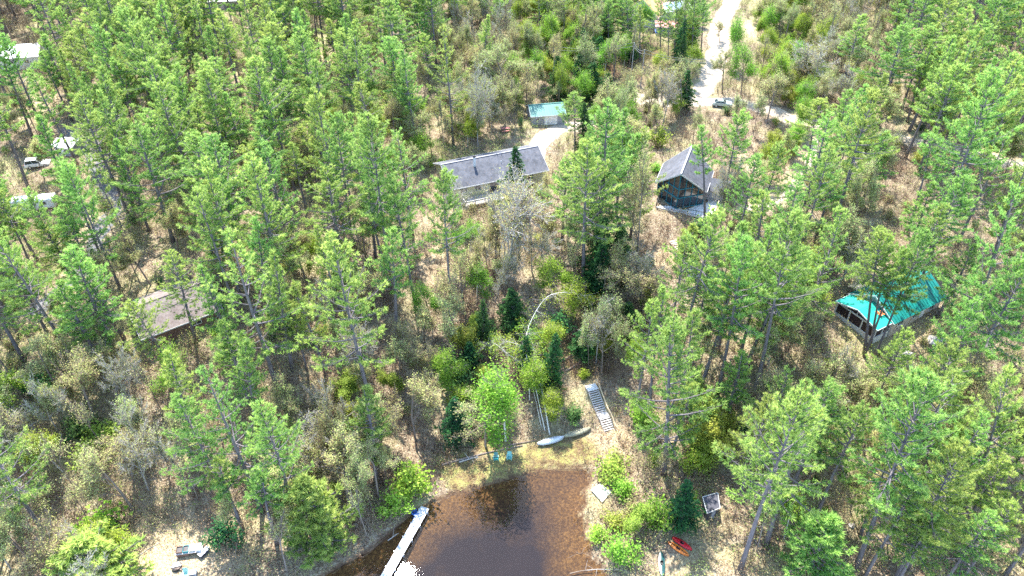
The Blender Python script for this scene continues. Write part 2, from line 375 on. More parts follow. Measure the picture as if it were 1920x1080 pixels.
ROADS = [
 ('road', G((1420,-60),(1375,0),(1350,50),(1345,100),(1330,150),(1300,185)), 7, 'sand_road', 'bright sandy road coming down through the trees'),
 ('lane', G((1150,172),(1200,185),(1290,190),(1350,190),(1420,200),(1490,225),(1600,245),(1720,268),(1840,295),(1980,330)), 5.5, 'sand_road', 'pale sandy lane across the slope'),
 ('driveway', G((1150,210),(1100,235),(1050,240),(1012,268),(1003,300)), lambda t: 5.5, 'sand_road', 'pale driveway between the garage and the ranch house'),
 ('track', G((60,590),(110,545),(155,505),(172,480),(185,440),(205,405),(215,380),(185,325),(172,290),(150,262),(120,240)), 4, 'asphalt', 'grey track among the pines'),
 ('path', G((1340,395),(1370,388),(1410,390),(1450,380),(1490,350),(1520,300),(1530,260)), 2.2, 'sand_road', 'sandy footpath beside the deck'),
]
KEEP_W = []   # world circles where nothing grows
for nme, pts, wd, mt, lb in ROADS:
    road(nme, pts, wd, mt, lb)
    for i in range(len(pts)-1):
        for t in np.linspace(0, 1, 8): q = pts[i].lerp(pts[i+1], t); KEEP_W.append((q.x, q.y, 3.0))
# ------------------------------------------------------------------ buildings
KEEP_PX = []     # picture rectangles of things that must stay visible past the filler trees
FOOT = []        # (cx, cy, angle, half length, half width) footprints
def foot(o, L, W): FOOT.append((o.location.x, o.location.y, o.rotation_euler.z, L/2+1.2, W/2+1.2))
def window(parent, c, n, w, h, frame='white_paint', pane='glass', name='window', bars=1):
    c = Vector(c); n = Vector((n[0], n[1], 0)).normalized(); t = Vector((-n.y, n.x, 0)); z = Vector((0, 0, 1))
    f = MB(); o = c + n*.035
    for s in (-1, 1):
        f.bar(o + t*s*w/2 - z*h/2, o + t*s*w/2 + z*h/2, .09, .07)
        f.bar(o - t*(w/2-.045) + z*s*h/2, o + t*(w/2-.045) + z*s*h/2, .07, .09)
    for k in range(bars):
        x = -w/2 + w*(k+1)/(bars+1); f.bar(o + t*x - z*(h/2-.045), o + t*x + z*(h/2-.045), .05, .05)
    fo = f.build(name, frame, parent)
    p = MB(); q = c + n*.012
    p.add([q-t*w/2-z*h/2, q+t*w/2-z*h/2, q+t*w/2+z*h/2, q-t*w/2+z*h/2, q-n*.02-t*w/2-z*h/2, q-n*.02+t*w/2-z*h/2, q-n*.02+t*w/2+z*h/2, q-n*.02-t*w/2+z*h/2],
          [(0, 1, 2, 3), (7, 6, 5, 4), (0, 4, 5, 1), (1, 5, 6, 2), (2, 6, 7, 3), (3, 7, 4, 0)])
    p.build('pane', pane, fo); return fo
def door(parent, c, n, w=.9, h=2.0, m='white_paint'):
    c = Vector(c); n = Vector((n[0], n[1], 0)).normalized(); t = Vector((-n.y, n.x, 0)); z = Vector((0, 0, 1))
    d = MB(); d.bar(c + n*.02 - z*h/2, c + n*.02 + z*h/2, w, .06) if abs(n.y) > .7 else d.bar(c + n*.02 - z*h/2, c + n*.02 + z*h/2, w, .06)
    d = MB(); a = c+n*.04
    d.slab([a-t*w/2-z*h/2, a+t*w/2-z*h/2, a+t*w/2+z*h/2, a-t*w/2+z*h/2], .05)
    o = d.build('door', m, parent); k = MB(); k.tube([a+t*w*.38, a+t*w*.38+n*.07], .03, 6); k.build('handle', 'black_metal', o); return o
def gable(name, label, cat, mid, ang, L, W, wall_h, rise, roofm, wallm, over=.5, low=-.4, cap='ridge_cap', group=None):
    """walls, roof and gable ends about a base point; ridge along local x"""
    e = empty(name, mid, ang, label, cat, group); foot(e, L, W)
    w = MB(); hl, hw = L/2, W/2
    pts = [(-hl, -hw), (hl, -hw), (hl, hw), (-hl, hw)]
    vs = [(x, y, low) for x, y in pts] + [(x, y, wall_h) for x, y in pts] + [(-hl, 0, wall_h+rise-.06), (hl, 0, wall_h+rise-.06)]
    w.add(vs, [(0, 1, 5, 4), (2, 3, 7, 6), (1, 2, 6, 9, 5), (3, 0, 4, 8, 7)]); w.build('wall', wallm, e)
    r = MB(); k = rise/hw; z1 = wall_h - over*k + .05; zr = wall_h + rise + .05; X = hl+over
    for s in (-1, 1):
        r.slab([(-X, 0, zr), (X, 0, zr), (X, s*(hw+over), z1), (-X, s*(hw+over), z1)] if s < 0 else [(-X, 0, zr), (-X, s*(hw+over), z1), (X, s*(hw+over), z1), (X, 0, zr)], .14)
    ro = r.build('roof', roofm, e)
    c = MB(); c.bar((-X-.01, 0, zr+.03), (X+.01, 0, zr+.03), .26, .08); c.build('ridge', cap, ro)
    f = MB()
    for s in (-1, 1):
        f.bar((-X, s*(hw+over+.03), z1-.1), (X, s*(hw+over+.03), z1-.1), .04, .2)
        for q in (-1, 1): f.bar((q*(X+.02), s*(hw+over), z1-.07), (q*(X+.02), 0, zr-.07), .04, .2)
    f.build('fascia', 'pale_trim', e)
    return e
def railing(parent, a, b, z, h=.95, m='weathered_wood', step=.35, post=2.0):
    a, b = Vector((a[0], a[1], z)), Vector((b[0], b[1], z)); r = MB(); L = (b-a).length; d = (b-a)/L
    r.bar(a+Vector((0, 0, h)), b+Vector((0, 0, h)), .12, .05); r.bar(a+Vector((0, 0, .15)), b+Vector((0, 0, .15)), .05, .05)
    for k in range(int(L/step)+1): p = a + d*min(L, k*step); r.bar(p+Vector((0, 0, .15)), p+Vector((0, 0, h)), .035, .035)
    for k in range(int(L/post)+1): p = a + d*min(L, k*post); r.bar(p, p+Vector((0, 0, h+.06)), .1, .1)
    return r.build('railing', m, parent)
def deck(parent, x0, x1, y0, y1, z, low, m='weathered_wood', name='deck'):
    d = MB(); n = max(2, int((y1-y0)/.3)); st = (y1-y0)/n
    for k in range(n): d.box(((x0+x1)/2, y0+st*(k+.5), z-.03), (x1-x0, st-.02, .06))
    d.box(((x0+x1)/2, y0+.03, z-.18), (x1-x0-.1, .06, .22)); d.box(((x0+x1)/2, y1-.03, z-.18), (x1-x0-.1, .06, .22))
    for x in (x0+.2, (x0+x1)/2, x1-.2):
        for y in (y0+.2, y1-.2): d.box((x, y, (low+z-.08)/2), (.14, .14, z-.08-low))
    return d.build(name, m, parent)

# --- grey ranch house behind the pines
g = gp(925, 352).z
r1, r2 = up(826, 307, g+5.6), up(1009, 272, g+5.6)
ang = math.atan2(r2.y-r1.y, r2.x-r1.x); L = (r2-r1).length - 1.0; mid = (r1+r2)/2
e = gable('ranch_house', 'long grey shingled ranch house with cream walls and a white flue, in the middle clearing', 'house', (mid.x, mid.y, g+.1), ang, L, 10.2, 2.9, 2.35, 'grey_shingles', 'cream_siding', .5, -3.5)
print('ranch L', L, math.degrees(ang), 'g', g)
for x, w_ in ((-7.5, 1.4), (-4.6, 1.2), (2.2, 1.8), (6.4, 1.2)): window(e, (x, -5.1, 1.7), (0, -1), w_, 1.1)
door(e, (-1.2, -5.1, 1.2), (0, -1), 1.7, 2.1, 'glass')
for x in (-5, 3, 7): window(e, (x, 5.1, 1.7), (0, 1), 1.2, 1.0)
window(e, (L/2, 0, 1.8), (1, 0), 1.2, 1.0); window(e, (-L/2, 0, 1.8), (-1, 0), 1.2, 1.0)
for x in (-6, -2.6, 3): window(e, (x, -5.1, -1.2), (0, -1), 1.2, 1.0)
f = MB(); f.tube([(-3.9, -1.6, 4.2), (-3.9, -1.6, 6.5)], .24, 10); fl = f.build('flue', 'white_metal', e)
f = MB(); f.tube([(-3.9, -1.6, 6.5), (-3.9, -1.6, 6.6), (-3.9, -1.6, 6.8)], [.32, .34, .1], 10); f.build('flue_cap', 'black_metal', fl)
f = MB(); f.tube([(1.5, -2.0, 4.1), (1.5, -2.0, 4.8)], .06, 6); f.build('vent_pipe', 'white_metal', e)
deck(e, -8.2, 2.0, -8.2, -5.15, .1, -3.2); railing(e, (-8.2, -8.15), (2.0, -8.15), .1); railing(e, (-8.15, -8.15), (-8.15, -5.2), .1); railing(e, (1.95, -8.15), (1.95, -5.2), .1)
KEEP_PX += [(838, 285, 905, 372), (905, 272, 1012, 318), (985, 190, 1040, 292), (862, 372, 935, 386)]

# --- garage with green metal roof
g = gp(1015, 236).z
r1, r2 = up(991, 195, g+4.0), up(1056, 190, g+4.0); ang = math.atan2(r2.y-r1.y, r2.x-r1.x); mid = (r1+r2)/2; L = (r2-r1).length-.4
e = gable('garage', 'small garage with a green metal roof and white door at the driveway end', 'garage', (mid.x, mid.y, g), ang, L, 5.6, 2.4, 1.3, 'green_metal', 'grey_siding', .25, -.5, 'green_metal')
d_ = MB(); 
for k in range(4): d_.box((.6, -2.84, .3+.52*k), (2.9, .06, .5))
d_.build('garage_door', 'white_paint', e); window(e, (-2.4, -2.8, 1.5), (0, -1), .7, .7)
window(e, (L/2, 0, 1.4), (1, 0), .8, .7)
r = MB()
for k in range(int(L/.6)+1):
    x = -L/2 + k*.6
    for s in (-1, 1): r.bar((x, s*.05, 3.78), (x, s*3.0, 2.41), .05, .05)
r.build('roof_rib', 'green_metal', e)

# --- prow fronted grey house with deck
gz = gp(1285, 395).z; zr = gz + 7.9; ze = gz + 3.2
Rf, Rb = up(1277, 326, zr), up(1297, 275, zr); al = Vector((Rb.x-Rf.x, Rb.y-Rf.y, 0)); RL = al.length; al.normalize(); pr = Vector((al.y, -al.x, 0))
e = empty('prow_house', (Rf.x, Rf.y, gz), math.atan2(al.y, al.x), 'grey roofed house with a pointed glass gable above a long pale deck', 'house'); a0 = e.rotation_euler.z
print('prow ridge', RL, gz)
FOOT.append((Rf.x+al.x*5.5, Rf.y+al.y*5.5, a0, 7.5, 6.2))
HW = 4.9; D0 = 3.4; ZR = zr-gz; ZE = ze-gz; RL2 = RL+.4     # local x runs back along the ridge, local y to the left
r = MB()
r.slab([(0, 0, ZR), (D0, HW, ZE), (RL2, HW, ZE), (RL2, 0, ZR)], .18); r.slab([(0, 0, ZR), (RL2, 0, ZR), (RL2, -HW, ZE), (D0, -HW, ZE)], .18)
ro = r.build('roof', 'grey_shingles', e)
c = MB(); c.bar((-.02, 0, ZR+.04), (RL2+.02, 0, ZR+.04), .3, .09); c.build('ridge', 'ridge_cap', ro)
t = MB()
for s in (-1, 1):
    t.bar((0-.04, s*.02, ZR-.12), (D0-.04, s*HW, ZE-.12), .06, .24); t.bar((D0, s*(HW+.04), ZE-.1), (RL2, s*(HW+.04), ZE-.1), .06, .2); t.bar((RL2+.04, 0, ZR-.12), (RL2+.04, s*HW, ZE-.12), .06, .24)
t.build('fascia', 'pale_trim', e)
ins = .7; hw = HW-.5; sl = (ZR-ZE)/HW
def rz_(x, y): return ZR - sl*abs(y) - .2
w = MB()
wl = [(D0+ins, hw), (RL2-.5, hw), (RL2-.5, -hw), (D0+ins, -hw)]
w.add([(D0+ins, hw, -2.5), (RL2-.5, hw, -2.5), (RL2-.5, hw, rz_(0, hw)), (D0+ins, hw, rz_(0, hw)), (D0+ins, -hw, -2.5), (RL2-.5, -hw, -2.5), (RL2-.5, -hw, rz_(0, hw)), (D0+ins, -hw, rz_(0, hw)), (RL2-.5, 0, rz_(0, 0))],
      [(0, 1, 2, 3), (5, 4, 7, 6), (1, 5, 6, 8, 2)]); w.build('wall', 'grey_siding', e)
gl = MB(); fr_ = MB()
for s in (-1, 1):
    A, B = Vector((ins, 0, 0)), Vector((D0+ins, s*hw, 0))
    gl.add([(A.x, A.y, .0), (B.x, B.y, .0), (B.x, B.y, rz_(0, hw)), (A.x, A.y, rz_(0, 0))], [(0, 1, 2, 3)])
    nn = Vector((-(B-A).normalized().y*s, 0, 0)); off = Vector((-.05, s*.03, 0))
    for k in range(5):
        q = A.lerp(B, k/4)+off; fr_.bar((q.x, q.y, 0), (q.x, q.y, rz_(0, q.y)), .16, .12)
    for z in (.1, 2.3): fr_.bar(A+off+Vector((-.01, 0, z)), B+off+Vector((-.01, 0, z)), .13, .2)
    fr_.bar(A+off+Vector((-.02, 0, 4.2)), A.lerp(B, .6)+off+Vector((-.02, 0, 4.2)), .12, .16)
gl.build('glazing', 'glass', e); fr_.build('window_frame', 'teal_paint', e)
for x in (6.5, 9.5): window(e, (x, -hw, 1.6), (0, -1), 1.2, 1.1, 'teal_paint'); window(e, (x, hw, 1.6), (0, 1), 1.2, 1.1, 'teal_paint')
# lower wing on the far side
w = MB(); w.add([(6, -hw-.02, -1), (10, -hw-.02, -1), (10, -11, -1), (6, -11, -1), (6, -hw-.02, 2.5), (10, -hw-.02, 2.5), (10, -11, 2.5), (6, -11, 2.5), (8, -11, 3.6), (8, -hw-.02, 3.6)],
                [(0, 1, 5, 9, 4), (1, 2, 6, 5), (2, 3, 7, 8, 6), (3, 0, 4, 7)]); w.build('wall', 'grey_siding', e)
r = MB(); r.slab([(8, -HW+.2, 3.75), (8, -11.4, 3.75), (5.5, -11.4, 2.3), (5.5, -HW+.2, 2.3)], .14); r.slab([(8, -HW+.2, 3.75), (10.5, -HW+.2, 2.3), (10.5, -11.4, 2.3), (8, -11.4, 3.75)], .14); r.build('roof', 'grey_shingles', e)
# deck: boards between picture corners of its front edge, set in world space then moved to the house
dz = .0; A = up(1230, 388, gz+dz); B = up(1336, 411, gz+dz); Mi = Matrix.Translation(e.location) @ Matrix.Rotation(a0, 4, 'Z'); Mi = Mi.inverted()
A, B = Mi @ A, Mi @ B; dd = (B-A).normalized(); nn = Vector((-dd.y, dd.x, 0)); 
if nn.x < 0: nn = -nn
d_ = MB(); Ld = (B-A).length; dep = 5.2; nb = int(Ld/.32)
for k in range(nb):
    p = A + dd*(k+.5)*Ld/nb; d_.bar(p+Vector((0, 0, -.03)), p+nn*dep+Vector((0, 0, -.03)), Ld/nb-.025, .06)
for o_ in (0, dep): d_.bar(A+nn*o_+Vector((0, 0, -.19)), B+nn*o_+Vector((0, 0, -.19)), .08, .24)
for k in range(6):
    for o_ in (.2, dep-.4): p = A + dd*(Ld*k/5*.98+.1) + nn*o_; d_.bar(p+Vector((0, 0, -3)), p+Vector((0, 0, -.08)), .16, .16)
p = B - dd*1.2; 
for k in range(10): q = B + dd*(-1.9+k*.33) + nn*(dep); d_.bar(q+Vector((0, 0, -.04)), q+nn*3.5+Vector((0, 0, -.04)), .30, .06)
d_.build('deck', 'white_paint', e)
r = railing(e, A+nn*.05, B+nn*.05, .0, 1.0, 'black_metal', .5, 1.5); railing(e, B+nn*.05, B+nn*(dep), .0, 1.0, 'new_wood', .4, 1.5); railing(e, A+nn*.05, A+nn*dep, .0, 1.0, 'black_metal', .5, 1.5)
KEEP_PX += [(1240, 275, 1316, 365), (1234, 365, 1340, 410), (1316, 318, 1330, 350)]

# --- teal roofed cabin with screened porch
g = 9.4; EZ = 12.3
FL, FR = up(1567, 565, EZ), up(1645, 619, EZ); mid = (FL+FR)/2; lf = (FL-FR); PW = lf.length/2; lf.normalize(); al = Vector((lf.y, -lf.x, 0))
a0 = math.atan2(al.y, al.x); e = empty('porch_cabin', (mid.x, mid.y, g), a0, 'pale cabin with a teal metal roof and dark screened porch, beneath pines', 'cabin')
print('cabin', PW, math.degrees(a0), mid[:], hz(mid.x, mid.y))
FOOT.append((mid.x+al.x*9, mid.y+al.y*9, a0, 10.5, PW+1))
z0 = EZ-g; PD = 3.9; pr_ = 1.15; ML = 15.8
w = MB()   # porch knee wall, posts and beams
for a, b in (((.3, PW-.3), (.3, -PW+.3)), ((.3, -PW+.3), (PD, -PW+.3)), ((.3, PW-.3), (PD, PW-.3))): w.bar((*a, .25), (*b, .25), .14, 1.3)
w.build('knee_wall', 'pale_trim', e)
w = MB()
ys = [PW-.3, PW*.30, -PW*.30, -PW+.3]
for y in ys: w.bar((.28, y, .9), (.28, y, z0-.05), .2, .2)
w.bar((.28, PW-.2, z0-.12), (.28, -PW+.2, z0-.12), .16, .22); w.bar((.28, PW-.3, z0-.1), (.28, 0, z0+pr_-.2), .1, .14); w.bar((.28, -PW+.3, z0-.1), (.28, 0, z0+pr_-.2), .1, .14); w.bar((.28, 0, z0-.1), (.28, 0, z0+pr_-.25), .1, .1)
for s in (-1, 1):
    for x in (PD*.52, PD-.1): w.bar((x, s*(PW-.28), .9), (x, s*(PW-.28), z0-.05), .2, .16)
    w.bar((.2, s*(PW-.28), z0-.12), (PD, s*(PW-.28), z0-.12), .16, .2)
w.build('porch_post', 'pale_trim', e)
w = MB(); w.add([(.34, PW-.34, .85), (.34, -PW+.34, .85), (.34, -PW+.34, z0-.1), (.34, 0, z0+pr_-.25), (.34, PW-.34, z0-.1)], [(0, 1, 2, 3, 4)])
for s in (-1, 1): w.add([(.34, s*(PW-.36), .85), (PD, s*(PW-.36), .85), (PD, s*(PW-.36), z0-.1), (.34, s*(PW-.36), z0-.1)], [(0, 1, 2, 3)])
w.build('screen', 'dark_screen', e)
r = MB()
r.slab([(-.05, 0, z0+pr_), (PD, 0, z0+pr_), (PD, PW+.05, z0), (-.05, PW+.05, z0)], .1); r.slab([(-.05, 0, z0+pr_), (-.05, -PW-.05, z0), (PD, -PW-.05, z0), (PD, 0, z0+pr_)], .1)
r.build('porch_roof', 'porch_metal', e)
w = MB(); MR = 2.3; MH = z0+.15; hw = PW-.1
w.add([(PD, hw, -1), (ML, hw, -1), (ML, -hw, -1), (PD, -hw, -1), (PD, hw, MH), (ML, hw, MH), (ML, -hw, MH), (PD, -hw, MH), (PD, 0, MH+MR-.1), (ML, 0, MH+MR-.1)], [(0, 1, 5, 4), (2, 3, 7, 6), (1, 2, 6, 9, 5)])
w.build('wall', 'beige_siding', e)
w = MB(); w.add([(PD-.02, hw, -1), (PD-.02, -hw, -1), (PD-.02, -hw, MH), (PD-.02, 0, MH+MR-.1), (PD-.02, hw, MH)], [(0, 1, 2, 3, 4)]); w.build('gable_end', 'light_panel', e)
r = MB(); k = MR/hw
for s in (-1, 1):
    q = [(PD-.5, 0, MH+MR+.05), (ML+.5, 0, MH+MR+.05), (ML+.5, s*(hw+.5), MH-.5*k+.05), (PD-.5, s*(hw+.5), MH-.5*k+.05)]
    r.slab(q, .12)
ro = r.build('roof', 'teal_metal', e)
c = MB(); c.bar((PD-.52, 0, MH+MR+.08), (ML+.52, 0, MH+MR+.08), .3, .08); c.build('ridge', 'teal_metal', ro)
c = MB()
for s in (-1, 1):
    for k_ in range(21):
        x = PD-.3+k_*.6; c.bar((x, s*.08, MH+MR+.05), (x, s*(hw+.48), MH-.45*k+.06), .04, .05)
c.build('roof_rib', 'teal_metal', ro)
c = MB(); 
for s in (-1, 1): c.bar((PD-.54, s*(hw+.5), MH-.5*k), (PD-.54, 0, MH+MR), .05, .22); c.bar((-.08, s*(PW+.05), z0-.08), (-.08, 0, z0+pr_-.08), .05, .2); c.bar((-.05, s*(PW+.08), z0-.1), (PD, s*(PW+.08), z0-.1), .05, .16)
c.build('fascia', 'white_paint', e)
for x in (6.0, 9.5, 13.5): window(e, (x, -hw, 1.7), (0, -1), 1.3, 1.0)
door(e, (11.4, -hw, 1.0), (0, -1)); window(e, (ML, 1.5, 1.6), (1, 0), 1.2, 1.0)
oc = MB(); rr = random.Random(3)
cen_ = Vector((2.6, -PW+1.9, z0 + pr_*(1-(PW-1.9)/PW) + .12))
for k_ in range(26):
    a = rr.uniform(0, 6.28); q = cen_ + Vector((math.cos(a)*rr.uniform(0, .5), math.sin(a)*rr.uniform(0, .45), rr.uniform(-.02, .12))); b2 = q + Vector((rr.uniform(-.4, .4), rr.uniform(-.4, .4), rr.uniform(0, .12)))
    oc.slab([q, q+Vector((.22, rr.uniform(-.15, .15), .04)), b2+Vector((.1, .1, 0)), b2], .03)
oc = oc.build('orange_branch', 'orange_cloth'); oc.matrix_world = Matrix.Translation(e.location) @ Matrix.Rotation(a0, 4, 'Z')
tag(oc, 'ragged clump of orange dead needles lying on the teal porch roof', 'dead branch')
KEEP_PX += [(1568, 552, 1705, 640), (1700, 500, 1742, 540), (1655, 520, 1690, 590)]

# --- brown roofed cabin among the pines
g = gp(300, 625).z
r1, r2 = up(237, 579, g+5.0), up(318, 550, g+5.0); ang = math.atan2(r2.y-r1.y, r2.x-r1.x); u = (r2-r1).normalized(); L = 12.6; mid = r1+u*(L/2)
e = gable('brown_cabin', 'cabin with a mottled brown shingle roof, half hidden under pines beside the grey track', 'cabin', (mid.x, mid.y, g), ang, L-1, 9.6, 2.6, 2.2, 'brown_shingles', 'brown_siding', .5, -2, 'brown_shingles')
window(e, (L/2-.5, -2, 1.6), (1, 0), 1.0, 1.0); window(e, (L/2-.5, 1.6, 1.6), (1, 0), 1.0, 1.0); door(e, (-2, -4.8, 1.0), (0, -1), m='brown_siding'); window(e, (2, -4.8, 1.5), (0, -1), 1.5, 1.0); window(e, (-L/2+.5, 0, 1.5), (-1, 0), 1, 1)
f = MB(); f.box((2.2, .9, 5.0), (.6, .6, 1.5)); f.build('chimney', 'stone', e)
KEEP_PX += [(240, 556, 312, 632)]

# --- far buildings
def far(name, label, cat, u, v, ang, L, W, h, rise, rm, wm, zo=0, **k):
    p = gp(u, v); e = gable(name, label, cat, (p.x, p.y, p.z+zo), math.radians(ang), L, W, h, rise, rm, wm, .35, -1.0, rm if rm != 'white_metal' else 'white_metal', **k)
    for x in (-L*.3, L*.1, L*.32): window(e, (x, -W/2, h*.55), (0, -1), 1.0, .9)
    door(e, (-L*.08, -W/2, 1.0), (0, -1)); return e
e = far('tan_house', 'house with a steep tan roof and white chimney by the bright road', 'house', 1213, 34, 62, 11, 9.5, 2.8, 4.2, 'tan_shingles', 'pale_trim')
c = MB(); c.box((-3.0, .6, 6.9), (1.3, .9, 3.0)); ch = c.build('chimney', 'white_paint', e); c = MB(); c.box((-3.0, .6, 8.47), (1.5, 1.1, .14)); c.build('chimney_cap', 'stone', ch)
e = far('white_garage', 'white roofed outbuilding behind the tan house', 'garage', 1258, 30, 20, 9, 6, 2.6, 1.2, 'white_metal', 'grey_siding')
e = far('red_shed', 'low shed with a faded red roof beside the blue tarp', 'shed', 1247, 58, -4, 5.5, 4.5, 2.0, .7, 'red_roof', 'pale_trim')
e = far('white_cottage', 'white roofed cottage among trees at the far left edge', 'cottage', 22, 118, 12, 16, 8, 2.8, 1.6, 'white_metal', 'pale_trim')
e = far('garden_shed', 'tiny shed with a white roof on grey walls, above the grey track', 'shed', 134, 285, -14, 4.2, 3.4, 2.2, .6, 'white_metal', 'grey_siding')
e = far('white_cabin', 'cabin with a white roof seen between pines at the top edge', 'cabin', 425, 12, 10, 9, 6, 2.6, 1.4, 'white_metal', 'grey_siding')
KEEP_PX += [(1200, 0, 1262, 64), (0, 82, 60, 112), (112, 256, 148, 280), (1325, 40, 1370, 100)]
# camper trailer
def camper(u, v, ang, L, label):
    p = gp(u, v); e = empty('camper_trailer', p, math.radians(ang), label, 'camper')
    b = MB(); b.box((0, 0, 1.55), (L, 2.4, 2.0)); b.build('body', 'white_metal', e, bevel=.25)
    t = MB(); t.bar((L/2, 0, .55), (L/2+1.1, 0, .45), .12, .12); t.bar((-L/2+.2, 0, .5), (L/2, 0, .5), .6, .12); t.build('hitch', 'black_metal', e)
    for s in (-1, 1):
        w = MB(); w.tube([(-.3, s*1.0, .36), (-.3, s*1.22, .36)], .36, 14); w.build('wheel', 'rubber', e)
        window(e, (L*.25, s*1.2, 1.8), (0, s), 1.0, .6, 'grey_siding'); window(e, (-L*.25, s*1.2, 1.8), (0, s), 1.2, .6, 'grey_siding')
    s_ = MB(); s_.box((0, 0, 2.62), (.6, .5, .12)); s_.build('roof_hatch', 'pale_trim', e); FOOT.append((p.x, p.y, e.rotation_euler.z, L/2+1, 2)); return e
camper(70, 392, 12, 7.6, 'long white camper trailer parked among pines left of the grey track')
KEEP_PX += [(245, 985, 400, 1080), (45, 370, 103, 388), (1385, 196, 1475, 222), (1690, 256, 1780, 276), (1290, 170, 1335, 190)]

# ------------------------------------------------------------------ vehicles
def car(u, v, ang, paint, label, L=4.5, suv=False):
    p = gp(u, v); e = empty('parked_car', (p.x, p.y, p.z+.06), math.radians(ang), label, 'car'); H = 1.7 if suv else 1.42; w2 = .9
    prof = [(-L/2, .45), (-L/2, .85), (-L/2+.15, .98), (-L*.30, 1.02), (L*.18, 1.0), (L/2-.2, .86), (L/2, .7), (L/2, .4)]
    b = MB(); n = len(prof)
    for y, s in ((-w2, .96), (-w2*.92, 1), (w2*.92, 1), (w2, .96)): b.v += [(x, y, .35+(z-.35)*s) for x, z in prof]
    for j in range(3):
        for i in range(n-1): b.f.append([j*n+i, j*n+i+1, (j+1)*n+i+1, (j+1)*n+i]); b.m.append(0)
        b.f.append([j*n+n-1, j*n, (j+1)*n, (j+1)*n+n-1]); b.m.append(0)
    b.f.append(list(range(n))); b.m.append(0); b.f.append(list(range(3*n, 4*n))[::-1]); b.m.append(0)
    b.build('body', paint, e, bevel=.04)
    x0, x1, x2, x3 = (-L*.46, -L*.40, L*.02, L*.20) if suv else (-L*.38, -L*.24, L*.02, L*.20)
    c = MB(); vs = [(x0, -.8, 1.0), (x3, -.8, 1.0), (x3, .8, 1.0), (x0, .8, 1.0), (x1, -.66, H), (x2, -.66, H), (x2, .66, H), (x1, .66, H)]
    c.add(vs, [(0, 1, 5, 4), (1, 2, 6, 5), (2, 3, 7, 6), (3, 0, 4, 7)]); c.build('windows', 'glass', e)
    r = MB(); r.slab([(x1-.03, -.68, H+.04), (x2+.03, -.68, H+.04), (x2+.03, .68, H+.04), (x1-.03, .68, H+.04)], .06)
    for s in (-1, 1):
        r.bar((x0, s*.81, 1.0), (x1, s*.67, H), .06, .06); r.bar((x3, s*.81, 1.0), (x2, s*.67, H), .06, .06); r.bar(((x0+x3)/2, s*.815, 1.0), ((x1+x2)/2, s*.675, H), .06, .06)
    r.build('roof', paint, e)
    for x in (-L*.3, L*.31):
        for s in (-1, 1):
            w = MB(); w.tube([(x, s*.72, .33), (x, s*.93, .33)], .33, 16); wo = w.build('wheel', 'rubber', e)
            w = MB(); w.tube([(x, s*.92, .33), (x, s*.95, .33)], .2, 10); w.build('rim', 'aluminium', wo)
    for s in (-1, 1):
        w = MB(); w.box((L/2, s*.62, .68), (.06, .34, .14)); w.build('headlight', 'white_metal', e)
        w = MB(); w.box((-L/2, s*.66, .8), (.06, .26, .16)); w.build('taillight', 'red_plastic', e)
    KEEP_W.append((p.x, p.y, 3.5)); return e
car(1353, 199, -8, 'car_paint_pale', 'pale green car parked on the sandy lane behind thin trees')
car(73, 312, 15, 'white_metal', 'white car under pines above the long white camper', 4.6, True)
KEEP_PX += [(1342, 190, 1362, 198), (965, 770, 1060, 812), (905, 632, 960, 662), (990, 548, 1090, 590), (1240, 985, 1300, 1046), (1565, 238, 1615, 252), (1795, 281, 1845, 297), (1860, 300, 1920, 316)]

